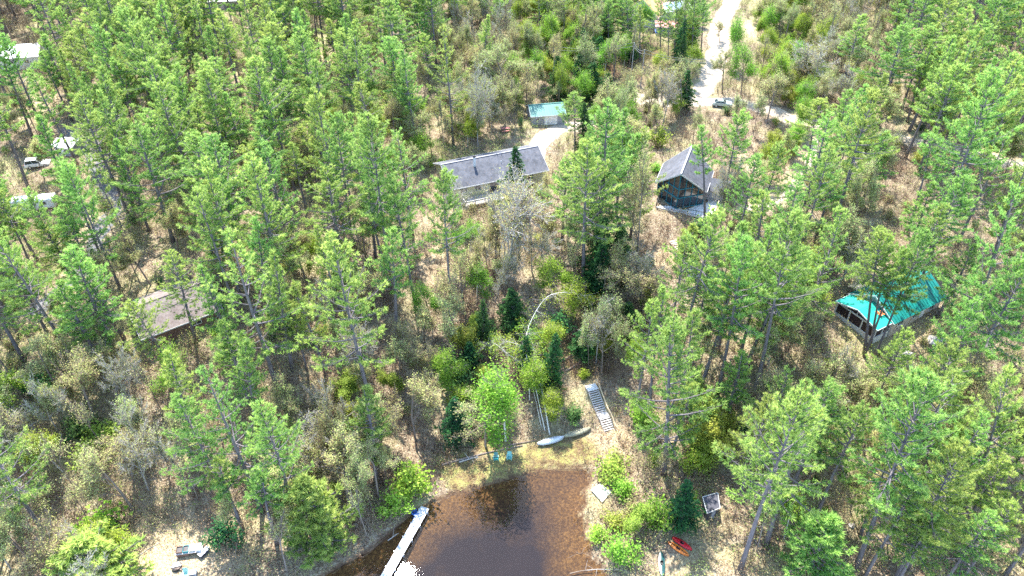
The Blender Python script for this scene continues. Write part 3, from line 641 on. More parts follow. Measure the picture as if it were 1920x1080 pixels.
# ------------------------------------------------------------------ boats, dock, stairs and the things on the shore
def span(a, b, dz=0):
    A, B = gp(*a), gp(*b); d = B-A; return A, B, math.atan2(d.y, d.x), d.length
def hull(name, label, cat, a, b, mat, width, height, z, over, tip='aluminium', L=None, kayak=None, roll=0.0):
    A, B, ang, LL = span(a, b); L = L or LL; M = (A+B)/2
    e = empty(name, (M.x, M.y, M.z+z), ang, label, cat); e.rotation_euler.x = roll
    n, k = 22, 12; V_, F_ = [], []
    for i in range(n+1):
        t = -1 + 2*i/n; wv = width/2*max(.0, 1-abs(t)**2.3)**.75 + .008; rise = .16*abs(t)**4*height*2
        for j in range(k+1):
            th = math.pi*j/k
            V_.append((t*L/2, math.cos(th)*wv, rise*(.6) + height*(math.sin(th)**.62)*(1-.22*abs(t)**3) if wv > .02 else height*.6*math.sin(th)+rise*.6))
    for i in range(n):
        for j in range(k): a_ = i*(k+1)+j; F_.append((a_, a_+1, a_+k+2, a_+k+1))
    if not over: V_ = [(x, y, height-z_) for x, y, z_ in V_]
    h = MB(); h.add(V_, F_); ho = h.build('hull', mat, e, smooth=True)
    so = ho.modifiers.new('skin', 'SOLIDIFY'); so.thickness = .025
    if over:
        kz = [(x*L/2, 0, height*(1-.22*abs(x)**3)+.1*abs(x)**4*height+.012) for x in np.linspace(-.95, .95, 9)]
        q = MB(); q.tube(kz, .018, 6); q.build('keel', tip, ho)
        q = MB()
        for s in (-1, 1): q.tube([(t*L/2, s*(width/2*max(0, 1-abs(t)**2.3)**.75+.01), .1*abs(t)**4*height) for t in np.linspace(-1, 1, 17)], .025, 6)
        q.build('gunwale', tip, ho)
        if mat == 'olive_hull':
            q = MB()
            for t in np.linspace(-.7, .7, 9):
                wv = width/2*(1-abs(t)**2.3)**.75+.01; q.tube([(t*L/2, math.cos(th)*wv, .02+height*(math.sin(th)**.62)*(1-.22*abs(t)**3)) for th in np.linspace(.15, math.pi-.15, 9)], .012, 5)
            q.build('rib', 'log_wood', ho)
    if kayak:
        d = MB(); top = []
        for i in range(n+1):
            t = -1+2*i/n; wv = width/2*max(0, 1-abs(t)**2.3)**.75
            for j in range(5): top.append((t*L/2, wv*(1-j/2.0), height + .07*(1-abs(1-j/2.0)**2)*(1-t*t)))
        fs = [(i*5+j, i*5+j+1, i*5+j+6, i*5+j+5) for i in range(n) for j in range(4) if not (9 <= i <= 12 and j in (1, 2))]
        d.add(top, fs); dk = d.build('kayak_deck', mat, e, smooth=True)
        c = MB(); c.tube([(-.05*L/2 + .2*L/2*math.cos(a)*1.0, .2*math.sin(a), height+.08) for a in np.linspace(0, 2*math.pi, 15)], .025, 6); c.build('cockpit_rim', 'black_metal', dk)
        c = MB(); c.box((-.08*L/2, 0, height*.35), (.55, .36, .06)); c.box((-.18*L/2, 0, height*.6), (.06, .36, .3)); c.build('seat', 'black_metal', e)
        c = MB()
        for x in (.38, .55, -.45, -.6): wv = width/2*(1-x**2)*.8; c.bar((x*L/2, -wv, height+.05), (x*L/2, wv, height+.05), .03, .02)
        if kayak == 'stripe':
            c.bar((-.85*L/2, .0, height+.075), (-.3*L/2, .0, height+.085), .09, .02); c.bar((.25*L/2, 0, height+.085), (.85*L/2, 0, height+.07), .09, .02)
        c.build('deck_line', 'black_metal', dk)
    KEEP_W.append((M.x, M.y, 2.6)); return e
hull('canoe', 'silver overturned canoe on the shore in front of the stairs, paler of the two', 'canoe', (1007, 836), (1058, 822), 'aluminium', 1.0, .42, .28, True, 'aluminium')
hull('canoe', 'olive overturned canoe with ribbed hull nearest the foot of the stairs', 'canoe', (1056, 822), (1108, 806), 'olive_hull', 1.0, .42, .28, True, 'log_wood')
def sawhorse(a, b, label):
    A = gp(*a); B = gp(*b); e = empty('canoe_rack', (A.x, A.y, A.z), math.atan2(B.y-A.y, B.x-A.x), label, 'rack'); m = MB(); m.bar((-.5, 0, .22), (.5, 0, .22), .1, .1)
    m.build('rail', 'log_wood', e)
    for s in (-1, 1): q = MB(); q.bar((s*.45, 0, -.2), (s*.45, 0, .17), .12, .12); q.build('post', 'log_wood', e)
sawhorse((1020, 832), (1021, 829), 'low log rack under the silver canoe near its tip'); sawhorse((1046, 827), (1047, 823), 'low log rack under the silver canoe beside the olive one')
sawhorse((1070, 818), (1071, 815), 'low log rack under the olive canoe beside the silver one'); sawhorse((1095, 811), (1096, 808), 'low log rack under the olive canoe near the stairs')
KEEP_PX += [(1005, 803, 1110, 842), (1090, 712, 1152, 815), (918, 842, 966, 868), (715, 945, 800, 1080)]
hull('kayak', 'crimson kayak lying behind the orange one under the trees', 'kayak', (1260, 1009), (1297, 1033), 'red_plastic', .72, .28, .05, False, kayak='plain')
hull('kayak', 'orange and red kayak with a dark stripe lying in front of the crimson one', 'kayak', (1252, 1018), (1291, 1044), 'orange_plastic', .72, .28, .05, False, kayak='stripe')
hull('kayak', 'dark teal kayak lying at the bottom edge beside the bright shrub', 'kayak', (1239, 1034), (1241, 1084), 'dark_green_plastic', .78, .3, .05, False, kayak='plain')
KEEP_PX += [(1250, 1004, 1298, 1046), (1233, 1036, 1250, 1080), (1106, 908, 1148, 944), (1312, 925, 1352, 978)]

def adirondack(u, v, ang, mat, label, group=None):
    p = gp(u, v); e = empty('lawn_chair', p, math.radians(ang), label, 'chair', group)      # faces local -y
    s = MB()
    for k in range(5): s.box((0, -.35+.14*k, .38-.035*k), (.56, .12, .03), rx=-.24)
    s.build('seat', mat, e)
    b = MB()
    for k in range(5): b.bar((-.22+.11*k, .22, .22), (-.26+.13*k, .52, 1.0+.05*(1-abs(k-2)/2)), .1, .03)
    b.build('backrest', mat, e)
    for q in (-1, 1):
        a = MB(); a.box((q*.35, -.05, .6), (.13, .75, .035)); a.build('armrest', mat, e)
        a = MB(); a.bar((q*.33, -.36, 0), (q*.33, -.36, .58), .09, .04); a.build('leg', mat, e)
        a = MB(); a.bar((q*.27, -.4, .36), (q*.27, .62, .02), .04, .14); a.build('leg', mat, e)
    KEEP_W.append((p.x, p.y, 1.5)); return e
adirondack(930, 862, 4, 'teal_plastic', 'darker teal lawn chair facing the pond, farther from the canoes')
adirondack(955, 860, -3, 'pale_teal', 'paler teal lawn chair facing the pond, nearer the canoes')

# dock
A, B = up(797, 951, .45), up(712, 1100, .45); d = B-A; L = d.length
e = empty('dock', (A.x, A.y, 0), math.atan2(d.y, d.x), 'long narrow weathered grey dock running out over the pond', 'dock'); m = MB(); n = int(L/.2)
for k in range(n): m.box((k*L/n+.1, 0, .42+.004*RG.random()), (L/n-.015, 1.25*(1+.01*RG.random()), .05))
m.build('deck', 'dock_wood', e); m = MB()
for s in (-1, 1): m.bar((0, s*.52, .33), (L, s*.52, .33), .06, .12)
m.build('stringer', 'weathered_wood', e)
for k in range(6):
    for s in (-1, 1): m = MB(); m.tube([(.6+k*(L-1)/5, s*.68, -2.4), (.6+k*(L-1)/5, s*.68, .55)], .045, 8); m.build('post', 'aluminium', e)
DOCK = (A, d.normalized())
p = gp(779, 962); q = A + d.normalized()*1.6; e = adirondack(779, 966, 120, 'blue_tarp', 'blue lawn chair beside the shore end of the dock'); 

# lower wooden stairs
b0 = gp(1143, 808); t0 = gp(1106, 724); t0.z += .35; d = Vector((t0.x-b0.x, t0.y-b0.y, 0)); RUN = d.length; RISE = t0.z-b0.z
print('stairs', RUN, RISE)
e = empty('wooden_stairs', b0, math.atan2(d.y, d.x), 'weathered wooden stairs with a pale handrail, climbing from the canoes', 'stairs'); Wd = 1.55
n1, n2 = 6, 10; LAND, TOP = 1.1, 1.3; run = (RUN-LAND-TOP)/(n1+n2); rise = RISE/(n1+n2+1); x = 0; z = 0; path = [(0, 0)]
for k in range(n1+n2):
    z += rise; t = MB(); 
    if k == n1: t_ = MB(); 
    t.box((x+run/2, 0, z-.025), (run*.62, Wd, .06)); t.build('tread', 'weathered_wood', e); x += run
    if k == n1-1:
        z += rise*.0; l = MB()
        for j in range(6): l.box((x+LAND*(j+.5)/6, 0, z+.03), (LAND/6-.02, Wd, .05))
        l.build('landing', 'weathered_wood', e); path += [(x, z), (x+LAND, z)]; x += LAND
path += [(x, z)]; l = MB(); z += rise
for j in range(7): l.box((x+TOP*(j+.5)/7, 0, z), (TOP/7-.02, Wd+.2, .05))
l.build('landing', 'white_paint', e); path += [(x+TOP, z)]
for s in (-1, 1):
    st = MB()
    for (xa, za), (xb, zb) in zip(path[:-1], path[1:]):
        if xb-xa > .2: st.bar((xa, s*(Wd/2+.05), za-.12), (xb, s*(Wd/2+.05), zb-.12), .06, .26)
    st.build('stringer', 'weathered_wood', e)
hr = MB(); 
for (xa, za), (xb, zb) in zip(path[:-1], path[1:]): hr.bar((xa, -Wd/2-.16, za+.85), (xb, -Wd/2-.16, zb+.85), .14, .05)
ho = hr.build('handrail', 'new_wood', e)
for xa, za in path: q = MB(); q.bar((xa, -Wd/2-.12, za-1.0), (xa, -Wd/2-.12, za+.84), .09, .09); q.build('post', 'new_wood', ho)
for k in range(6): KEEP_W.append((b0.x+d.x*k/5, b0.y+d.y*k/5, 1.8))

# upper log steps
def logstairs(name, label, a, b, n, wd):
    A, B = gp(*a), gp(*b); d = Vector((B.x-A.x, B.y-A.y, 0)); an = math.atan2(d.y, d.x); L = d.length
    e = empty(name, A, an, label, 'steps')
    for k in range(n):
        t = (k+.5)/n; P_ = A.lerp(B, t); zz = hz(P_.x, P_.y)-A.z+.12
        m = MB(); m.tube([(L*t, -wd/2, zz), (L*t+RG.uniform(-.06, .06), wd/2, zz+.03)], .13, 8); m.build('tread', 'weathered_wood' if k % 3 else 'log_wood', e)
        m = MB(); m.box((L*t+.22, 0, zz-.02), (.36, wd-.2, .1)); m.build('soil_fill', 'sand_road', e)
    for s in (-1, 1):
        m = MB(); m.tube([(L*t, s*(wd/2+.05), hz(*(A.lerp(B, t)[:2]))-A.z+.14) for t in np.linspace(0, 1, 7)], .09, 7); m.build('edge_log', 'log_wood', e)
    for k in range(6): KEEP_W.append((A.x+d.x*k/5, A.y+d.y*k/5, 1.5))
logstairs('log_steps', 'upper flight of log steps climbing towards the deck of the pointed house', (1290, 484), (1263, 452), 9, 1.8)
logstairs('log_steps', 'lower flight of log steps below the pointed house and its deck', (1303, 526), (1290, 492), 8, 1.8)
KEEP_PX += [(1256, 446, 1308, 530)]

def quadthing(px, z, th):
    P_ = [gp(*q) for q in px]; c = sum(P_, Vector())/4; return P_, c
P_, c = quadthing([(1108, 921), (1125, 909), (1147, 923), (1129, 944)], 0, 0)
e = empty('wooden_platform', c, 0, 'square pale plywood platform in the grass at the pond edge', 'platform'); m = MB(); m.slab([(p.x-c.x, p.y-c.y, .32) for p in P_], .04); m.build('top', 'plywood', e)
m = MB()
for i in range(4):
    a, b = P_[i]-c, P_[(i+1) % 4]-c; m.bar((a.x*.95, a.y*.95, .2), (b.x*.95, b.y*.95, .2), .05, .14)
    m.bar((a.x*.9, a.y*.9, -.3), (a.x*.9, a.y*.9, .26), .1, .1)
m.build('frame', 'weathered_wood', e); KEEP_W.append((c.x, c.y, 2))
# dark grey shed
P_ = [up(u, v, gp(1332, 972).z+2.0) for u, v in ((1317, 934), (1345, 926), (1350, 952), (1326, 962))]
c = sum(P_, Vector())/4; gz_ = hz(c.x, c.y)
e = empty('storage_shed', (c.x, c.y, gz_), 0, 'small dark grey shed with a pitched lid roof beside the kayaks', 'shed')
q = [p-c for p in P_]; zt = P_[0].z-gz_
w = MB(); w.prism([(p.x*.86, p.y*.86) for p in q][::-1], -.4, zt-.12); w.build('wall', 'shed_grey', e)
w = MB(); w.slab([(q[0].x, q[0].y, zt+.25), (q[1].x, q[1].y, zt+.25), (q[2].x, q[2].y, zt-.05), (q[3].x, q[3].y, zt-.05)], .08); w.build('roof', 'shed_grey', e)
w = MB()
for i in range(4):
    a, b = q[i]*1.01, q[(i+1) % 4]*1.01; za_ = zt+.24 if i in (0,) else zt+.1
    w.bar((a.x, a.y, zt+(.25 if i < 2 else -.05)), (b.x, b.y, zt+(.25 if (i+1) % 4 < 2 else -.05)), .07, .09)
w.build('trim', 'pale_trim', e)
n_ = (q[3]+q[2]).normalized(); mm = (q[3]+q[2])*.43; door(e, (mm.x, mm.y, .85), (n_.x, n_.y), .75, 1.6, 'grey_siding'); KEEP_W.append((c.x, c.y, 2.5))

def log(name, label, pts, r, mat, cat='log', lift=.0, group=None, twigs=0):
    P_ = [gp(*p) for p in pts]; c = P_[0].copy(); n = len(P_); m = MB(); Q = [p - c + Vector((0, 0, r*.8+lift)) for p in P_]
    m.tube(Q, [r*(1-.55*i/(n-1)) for i in range(n)], 8)
    for k in range(twigs):
        t = RG.uniform(.3, .98)*(n-1); i = min(int(t), n-2); b = Q[i].lerp(Q[i+1], t-i); a = RG.uniform(0, 6.28); l = RG.uniform(.6, 2.2)
        m.tube([b, b+Vector((math.cos(a)*l*.5, math.sin(a)*l*.5, l*.25)), b+Vector((math.cos(a)*l, math.sin(a)*l, l*.3))], [r*.35, r*.22, .01], 5)
    o = m.build(name, mat); o.location = c; return tag(o, label, cat, group)
log('fallen_log', 'long dark log lying along the bank behind the lawn chairs', [(828, 872), (880, 858), (930, 846), (980, 836)], .16, 'log_wood')
log('fallen_log', 'slim log end behind the tip of the silver canoe', [(955, 835), (1005, 826)], .12, 'log_wood')
log('driftwood', 'bleached branching driftwood on the bank left of the chairs', [(861, 867), (878, 862), (896, 857)], .13, 'pale_bark', 'driftwood', twigs=8)
log('fallen_log', 'upper of two parallel fallen trunks in the gully above the stairs', [(1036, 684), (1058, 676), (1078, 663)], .2, 'log_wood')
log('fallen_log', 'lower of two parallel fallen trunks in the gully above the stairs', [(1036, 706), (1066, 694), (1094, 676)], .2, 'log_wood')
log('fallen_log', 'dark crooked fallen trunk near the lower log steps', [(1202, 578), (1225, 568), (1262, 556)], .18, 'log_wood', twigs=6)
log('fallen_pole', 'straight thin pole lying on the sandy clearing', [(272, 988), (300, 979), (329, 970)], .09, 'new_wood', 'pole')
log('fallen_log', 'bleached thin trunk lying on the sandy clearing beside a bare sapling', [(254, 1047), (276, 1031), (300, 1018)], .08, 'pale_bark', 'trunk')
log('fallen_log', 'pale broken stem slanting over brush right of the gully', [(1140, 640), (1165, 655), (1180, 668)], .08, 'pale_bark', twigs=4)
log('driftwood', 'pale curved branch hanging over the pond at the bottom edge', [(1068, 1078), (1090, 1073), (1120, 1070), (1160, 1071)], .06, 'pale_bark', 'driftwood', .3, twigs=5)
log('driftwood', 'grey snag poking from the water by the bank', [(1080, 1036), (1088, 1039), (1094, 1036)], .04, 'twigs', 'driftwood', .1, twigs=4)
log('driftwood', 'thin pale snag left of the dock', [(728, 1018), (748, 1004)], .06, 'pale_bark', 'driftwood', .5, twigs=2)
log('fallen_log', 'dark weathered log in the shade at the clearing edge', [(395, 960), (420, 975), (432, 990)], .12, 'log_wood', twigs=8)

# clearing at the lower left: counter with boxes, fire ring, coolers, chairs
p = gp(358, 1036); e = empty('camp_counter', p, math.radians(9), 'low open counter of boards and bins on the sandy clearing', 'counter')
m = MB(); m.box((0, 0, .72), (3.3, 1.2, .05)); m.build('top', 'weathered_wood', e); m = MB(); m.box((0, .55, .4), (3.2, .05, .55)); m.box((-.85, -.55, .42), (1.5, .05, .5)); m.build('side_panel', 'brown_siding', e)
for x in (-1.55, 1.55):
    for y in (-.5, .5): m = MB(); m.box((x, y, .34), (.09, .09, .7)); m.build('leg', 'weathered_wood', e)
Mx = Matrix.Translation(p) @ Matrix.Rotation(math.radians(9), 4, 'Z')
def crate(x, y, s, mat, label, lid=None, open_=True, nm='storage_bin', cat='bin'):
    q = Mx @ Vector((x, y, .745)); e = empty(nm, q, math.radians(9), label, cat); m = MB(); a, b, h = s
    if open_:
        for sx_ in (-1, 1): m.box((sx_*(a/2-.02), 0, h/2), (.04, b, h)); m.box((0, sx_*(b/2-.02), h/2), (a-.08, .04, h))
        m.box((0, 0, .02), (a-.08, b-.08, .04)); m.build('body', mat, e)
        m = MB(); m.box((0, 0, h*.45), (a-.1, b-.1, .03)); m.build('contents', 'ash', e)
    else:
        m.box((0, 0, h/2), (a, b, h)); m.build('body', mat, e, bevel=.03); m = MB(); m.box((0, 0, h+.03), (a+.04, b+.04, .06)); m.build('lid', lid or mat, e, bevel=.02)
crate(-1.2, 0, (.75, .9, .3), 'brown_siding', 'open dark bin at the left end of the counter'); crate(-.4, 0, (.7, .95, .3), 'teal_plastic', 'open teal bin on the counter beside the dark one')
crate(.4, .05, (.75, .9, .22), 'plywood', 'cream topped box on the middle of the counter', open_=False, nm='cream_box', cat='box'); crate(1.2, 0, (.6, .9, .32), 'white_paint', 'white cooler at the right end of the counter', 'aluminium', False, 'cooler', 'cooler')
def box_thing(nm, u, v, ang, s, m1, m2, label, cat):
    p = gp(u, v); e = empty(nm, p, math.radians(ang), label, cat); m = MB(); m.box((0, 0, s[2]/2+.02), s); m.build('body', m1, e, bevel=.04); m = MB(); m.box((0, 0, s[2]+.06), (s[0]+.04, s[1]+.04, .08)); m.build('lid', m2, e, bevel=.02)
    m = MB(); m.bar((-s[0]*.3, -s[1]/2-.03, s[2]*.7), (s[0]*.3, -s[1]/2-.03, s[2]*.7), .03, .03); m.build('handle', 'black_metal', e)
box_thing('cooler', 384, 1038, 58, (1.5, .62, .5), 'shed_grey', 'white_paint', 'white topped chest standing slanted just right of the counter', 'cooler')
box_thing('cooler', 364, 1077, 4, (.8, .62, .5), 'grey_siding', 'white_paint', 'white cooler beside the teal chair at the bottom edge', 'cooler')
p = gp(332, 1064); e = empty('fire_ring', p, .3, 'round black steel fire ring full of ash on pale sand', 'fire ring')
m = MB(); 
for i in range(20):
    a0_, a1_ = i*math.pi/10, (i+1)*math.pi/10; m.bar((math.cos(a0_)*.62, math.sin(a0_)*.62, .2), (math.cos(a1_)*.62, math.sin(a1_)*.62, .2), .04, .38)
m.build('ring', 'black_metal', e); m = MB(); m.tube([(0, 0, 0), (0, 0, .1)], .58, 18); m.build('ash_bed', 'ash', e); m = MB(); m.box((0, -.05, .41), (1.25, .1, .03))
for k in range(6): m.box((0, .1+.08*k, .41), (1.1-.1*k, .02, .02))
m.build('grate', 'aluminium', e)
p = gp(336, 1068)
m = MB(); m.tube([(-.5, 0, .1), (.5, .12, .12)], .11, 8); m.tube([(-.4, .3, .1), (.45, -.2, .22)], .09, 8); o = m.build('firewood', 'log_wood'); o.location = p; tag(o, 'crossed split logs lying against the fire ring', 'firewood')
adirondack(350, 1080, 15, 'pale_teal', 'teal chair by the fire ring at the bottom edge'); adirondack(243, 1076, -35, 'blue_tarp', 'blue chair by a bare tree at the lower left of the clearing')
# fences, tarps, grill, table
p = gp(1553, 357); m = MB(); rr = random.Random(8)
for k in range(2):
    pts = [(x*.45-.9, y*.4+k*1.2-.7, .5+.25*rr.random()-.18*abs(x-2)) for x in range(5) for y in range(3)]
    m.add(pts, [(x*3+y, x*3+y+3, x*3+y+4, x*3+y+1) for x in range(4) for y in range(2)])
o = m.build('teal_tarp', 'teal_tarp'); o.location = p+Vector((0, 0, .1)); so = o.modifiers.new('t', 'SOLIDIFY'); so.thickness = .03; tag(o, 'bright teal tarp heap between pines above the teal roofed cabin', 'tarp')
p = gp(1243, 64); m = MB()
pts = [(x*.75-2.2, y*.9-1, .4+.5*rr.random()+.5*math.sin(x*.5)) for x in range(7) for y in range(4)]; m.add(pts, [(x*4+y, x*4+y+4, x*4+y+5, x*4+y+1) for x in range(6) for y in range(3)])
o = m.build('blue_tarp', 'blue_tarp'); o.location = p; so = o.modifiers.new('t', 'SOLIDIFY'); so.thickness = .04; tag(o, 'rumpled dark blue tarp in front of the red roofed shed', 'tarp')
p = gp(1692, 475); e = empty('kettle_grill', p, 0, 'black round grill standing uphill of the teal roofed cabin', 'grill'); m = MB(); m.tube([(0, 0, .62), (0, 0, .72), (0, 0, .9), (0, 0, 1.08), (0, 0, 1.16)], [.12, .34, .42, .3, .06], 16); m.build('bowl', 'black_metal', e, smooth=True)
for k in range(3): a = k*2.1; m = MB(); m.bar((math.cos(a)*.2, math.sin(a)*.2, .66), (math.cos(a)*.42, math.sin(a)*.42, 0), .04, .04); m.build('leg', 'black_metal', e)
p = gp(948, 246); e = empty('picnic_table', p, .2, 'reddish wooden picnic table behind the ranch house', 'table'); m = MB()
for k in range(5): m.box((0, -.36+.18*k, .75), (1.9, .15, .04))
m.build('top', 'red_roof', e)
for s in (-1, 1):
    m = MB(); m.box((0, s*.75, .45), (1.9, .28, .04)); m.build('bench', 'red_roof', e); m = MB(); m.bar((s*.7, -.7, 0), (s*.7, .3, .74), .08, .05); m.bar((s*.7, .7, 0), (s*.7, -.3, .74), .08, .05); m.bar((s*.7, -.8, .42), (s*.7, .8, .42), .08, .05); m.build('leg', 'brown_siding', e)
# rocks
for k, (u, v, s, lb) in enumerate(((1440, 568, .5, 'grey'), (1830, 935, .9, 'dark'), (1755, 640, 1.6, 'large pale'), (1700, 665, 1.3, 'flat pale'), (1346, 116, 1.2, 'rounded'), (1341, 133, 1.0, 'other'), (650, 905, .5, 'small'), (1597, 985, .5, 'whitish'))):
    m = MB(); p = gp(u, v); n = 10; vs, fs = [], []
    for i in range(6):
        for j in range(n):
            a = j*2*math.pi/n; ph = i/5*math.pi*.5; r = s*(1+.25*math.sin(3*a+k)+RG.uniform(-.1, .1)); vs.append((r*math.cos(a)*math.cos(ph), .75*r*math.sin(a)*math.cos(ph), s*.5*math.sin(ph)+RG.uniform(-.04, .04)*s-.05))
    for i in range(5):
        for j in range(n): fs.append((i*n+j, i*n+(j+1) % n, (i+1)*n+(j+1) % n, (i+1)*n+j))
    m.add(vs, fs); o = m.build('boulder', 'stone', smooth=False); o.location = p
    lbs = ['grey boulder among the pines left of the teal roofed cabin', 'dark boulder deep in the trees at the lower right', 'large pale boulder on the bare ground by the teal roofed cabin', 'flat pale boulder beneath the corner of the teal roofed cabin', 'rounded grey boulder on the edge of the bright road, the farther of two', 'rounded grey boulder on the edge of the bright road, the nearer of two', 'small boulder in the leaves left of the pond', 'whitish rock between trunks at the lower right']
    tag(o, lbs[k], 'boulder')
# poles and wires
tops = []
for (u, v, H, lb) in ((1182, 152, 9.5, 'slim pole'), (1201, 162, 9.0, 'second slim pole')):
    p = gp(u, v); e = empty('utility_pole', p, 0, ('pale slim utility pole on the dark ground above the lane, farther from the road' if u == 1182 else 'pale slim utility pole on the dark ground above the lane, nearer the road'), 'utility pole')
    m = MB(); m.tube([(0, 0, 0), (0, 0, H)], [.12, .08], 8); m.build('shaft', 'pale_bark', e); m = MB(); m.tube([(-.2, 0, H-.5), (.2, 0, H-.5)], .05, 6); m.build('insulator', 'log_wood', e); tops.append(p+Vector((0, 0, H-.4)))
ends = [gp(1040, 150)+Vector((0, 0, 8)), tops[0], tops[1], gp(1330, 175)+Vector((0, 0, 8))]
for y_, lb in ((-.7, 'upper'), (.7, 'lower')):
    m = MB()
    for a, b in zip(ends[:-1], ends[1:]):
        m.tube([a.lerp(b, t)+Vector((0, y_*.35, y_*.5-2.4*t*(1-t)*(1 if y_ < 0 else 1.6))) for t in np.linspace(0, 1, 9)], .035, 5)
    tag(m.build('overhead_cable', 'cable'), ('less' if y_ < 0 else 'more') + ' sagging of the two overhead wires strung between slim poles', 'cable')
# ------------------------------------------------------------------ trees
def star(C, D, n, L, W, rng, up_bias=.3, spread=1.0):
    """n blades at each centre C, roughly along D"""
    m = len(C); c = np.repeat(C, n, 0); d = np.repeat(D, n, 0) + rng.normal(0, spread, (m*n, 3)); d[:, 2] += up_bias
    d /= np.linalg.norm(d, axis=1, keepdims=True)+1e-9
    s = np.cross(d, rng.normal(0, 1, (m*n, 3))); s /= np.linalg.norm(s, axis=1, keepdims=True)+1e-9
    l = L*rng.uniform(.6, 1.3, (m*n, 1)); w = W*rng.uniform(.7, 1.3, (m*n, 1))
    a = c - s*w/2; b = c + s*w/2; t = c + d*l
    V = np.stack([a, b, t], 1).reshape(-1, 3); F = np.arange(m*n*3).reshape(-1, 3); return V, F
def leafs(C, size, rng, n=1, jit=.2, flat=.5):
    c = np.repeat(C, n, 0) + rng.normal(0, jit, (len(C)*n, 3)); m = len(c)
    nn = rng.normal(0, 1, (m, 3)); nn[:, 2] += flat*3; nn /= np.linalg.norm(nn, axis=1, keepdims=True)
    a = np.cross(nn, rng.normal(0, 1, (m, 3))); a /= np.linalg.norm(a, axis=1, keepdims=True); b = np.cross(nn, a)
    s = size*rng.uniform(.6, 1.4, (m, 1))
    V = np.stack([c-a*s*.5, c+b*s*.8, c+a*s*.5], 1).reshape(-1, 3); return V, np.arange(m*3).reshape(-1, 3)
def limbs(P0, P1, r0, r1):
    """three sided tapered sticks"""
    P0, P1 = np.asarray(P0), np.asarray(P1); r0 = np.asarray(r0)[:, None]; r1 = np.asarray(r1)[:, None]; m = len(P0)
    d = P1-P0; d /= np.linalg.norm(d, axis=1, keepdims=True)+1e-9
    ref = np.where(np.abs(d[:, 2:3]) > .9, [[1., 0, 0]], [[0, 0, 1.]]); x = np.cross(d, ref); x /= np.linalg.norm(x, axis=1, keepdims=True); y = np.cross(d, x)
    rows = []
    for P, r in ((P0, r0), (P1, r1)):
        for k in range(3): t = 2*math.pi*k/3; rows.append(P + (x*math.cos(t)+y*math.sin(t))*r)
    V = np.stack(rows, 1).reshape(-1, 3); o = np.arange(m)[:, None]*6; F = []
    for k in range(3): k2 = (k+1) % 3; F += [o+np.array([[k, k2, 3+k2]]), o+np.array([[k, 3+k2, 3+k]])]
    return V, np.concatenate(F)
def cat(*parts):
    """parts: (V, F, tone, mat)"""
    Vs, Fs, T, M = [], [], [], []; b = 0
    for V, F, t, m in parts:
        Vs.append(V); Fs.append(F+b); b += len(V); T.append(np.broadcast_to(t, len(F)).astype(float)); M.append(np.full(len(F), m))
    return np.concatenate(Vs), np.concatenate(Fs), np.concatenate(T), np.concatenate(M)
def trunk_mesh(name, H, r, mat, rng, stop=.97, wob=.12, n=8):
    m = MB(); pts = []; rad = []; a, b = rng.uniform(0, 6.28), rng.uniform(0, 6.28)
    for i in range(9):
        t = i/8*stop; pts.append((wob*math.sin(a+t*5)*t*2, wob*math.sin(b+t*4)*t*2, H*t)); rad.append(r*(1-t)**.8 + .02 + (r*.35 if i == 0 else 0))
    pts[0] = (0, 0, -.5); m.tube(pts, rad, n); me = bpy.data.meshes.new(name); me.from_pydata(m.v, [], m.f); me.materials.append(MATS[mat])
    me.polygons.foreach_set('use_smooth', [True]*len(m.f)); me.update(); return me

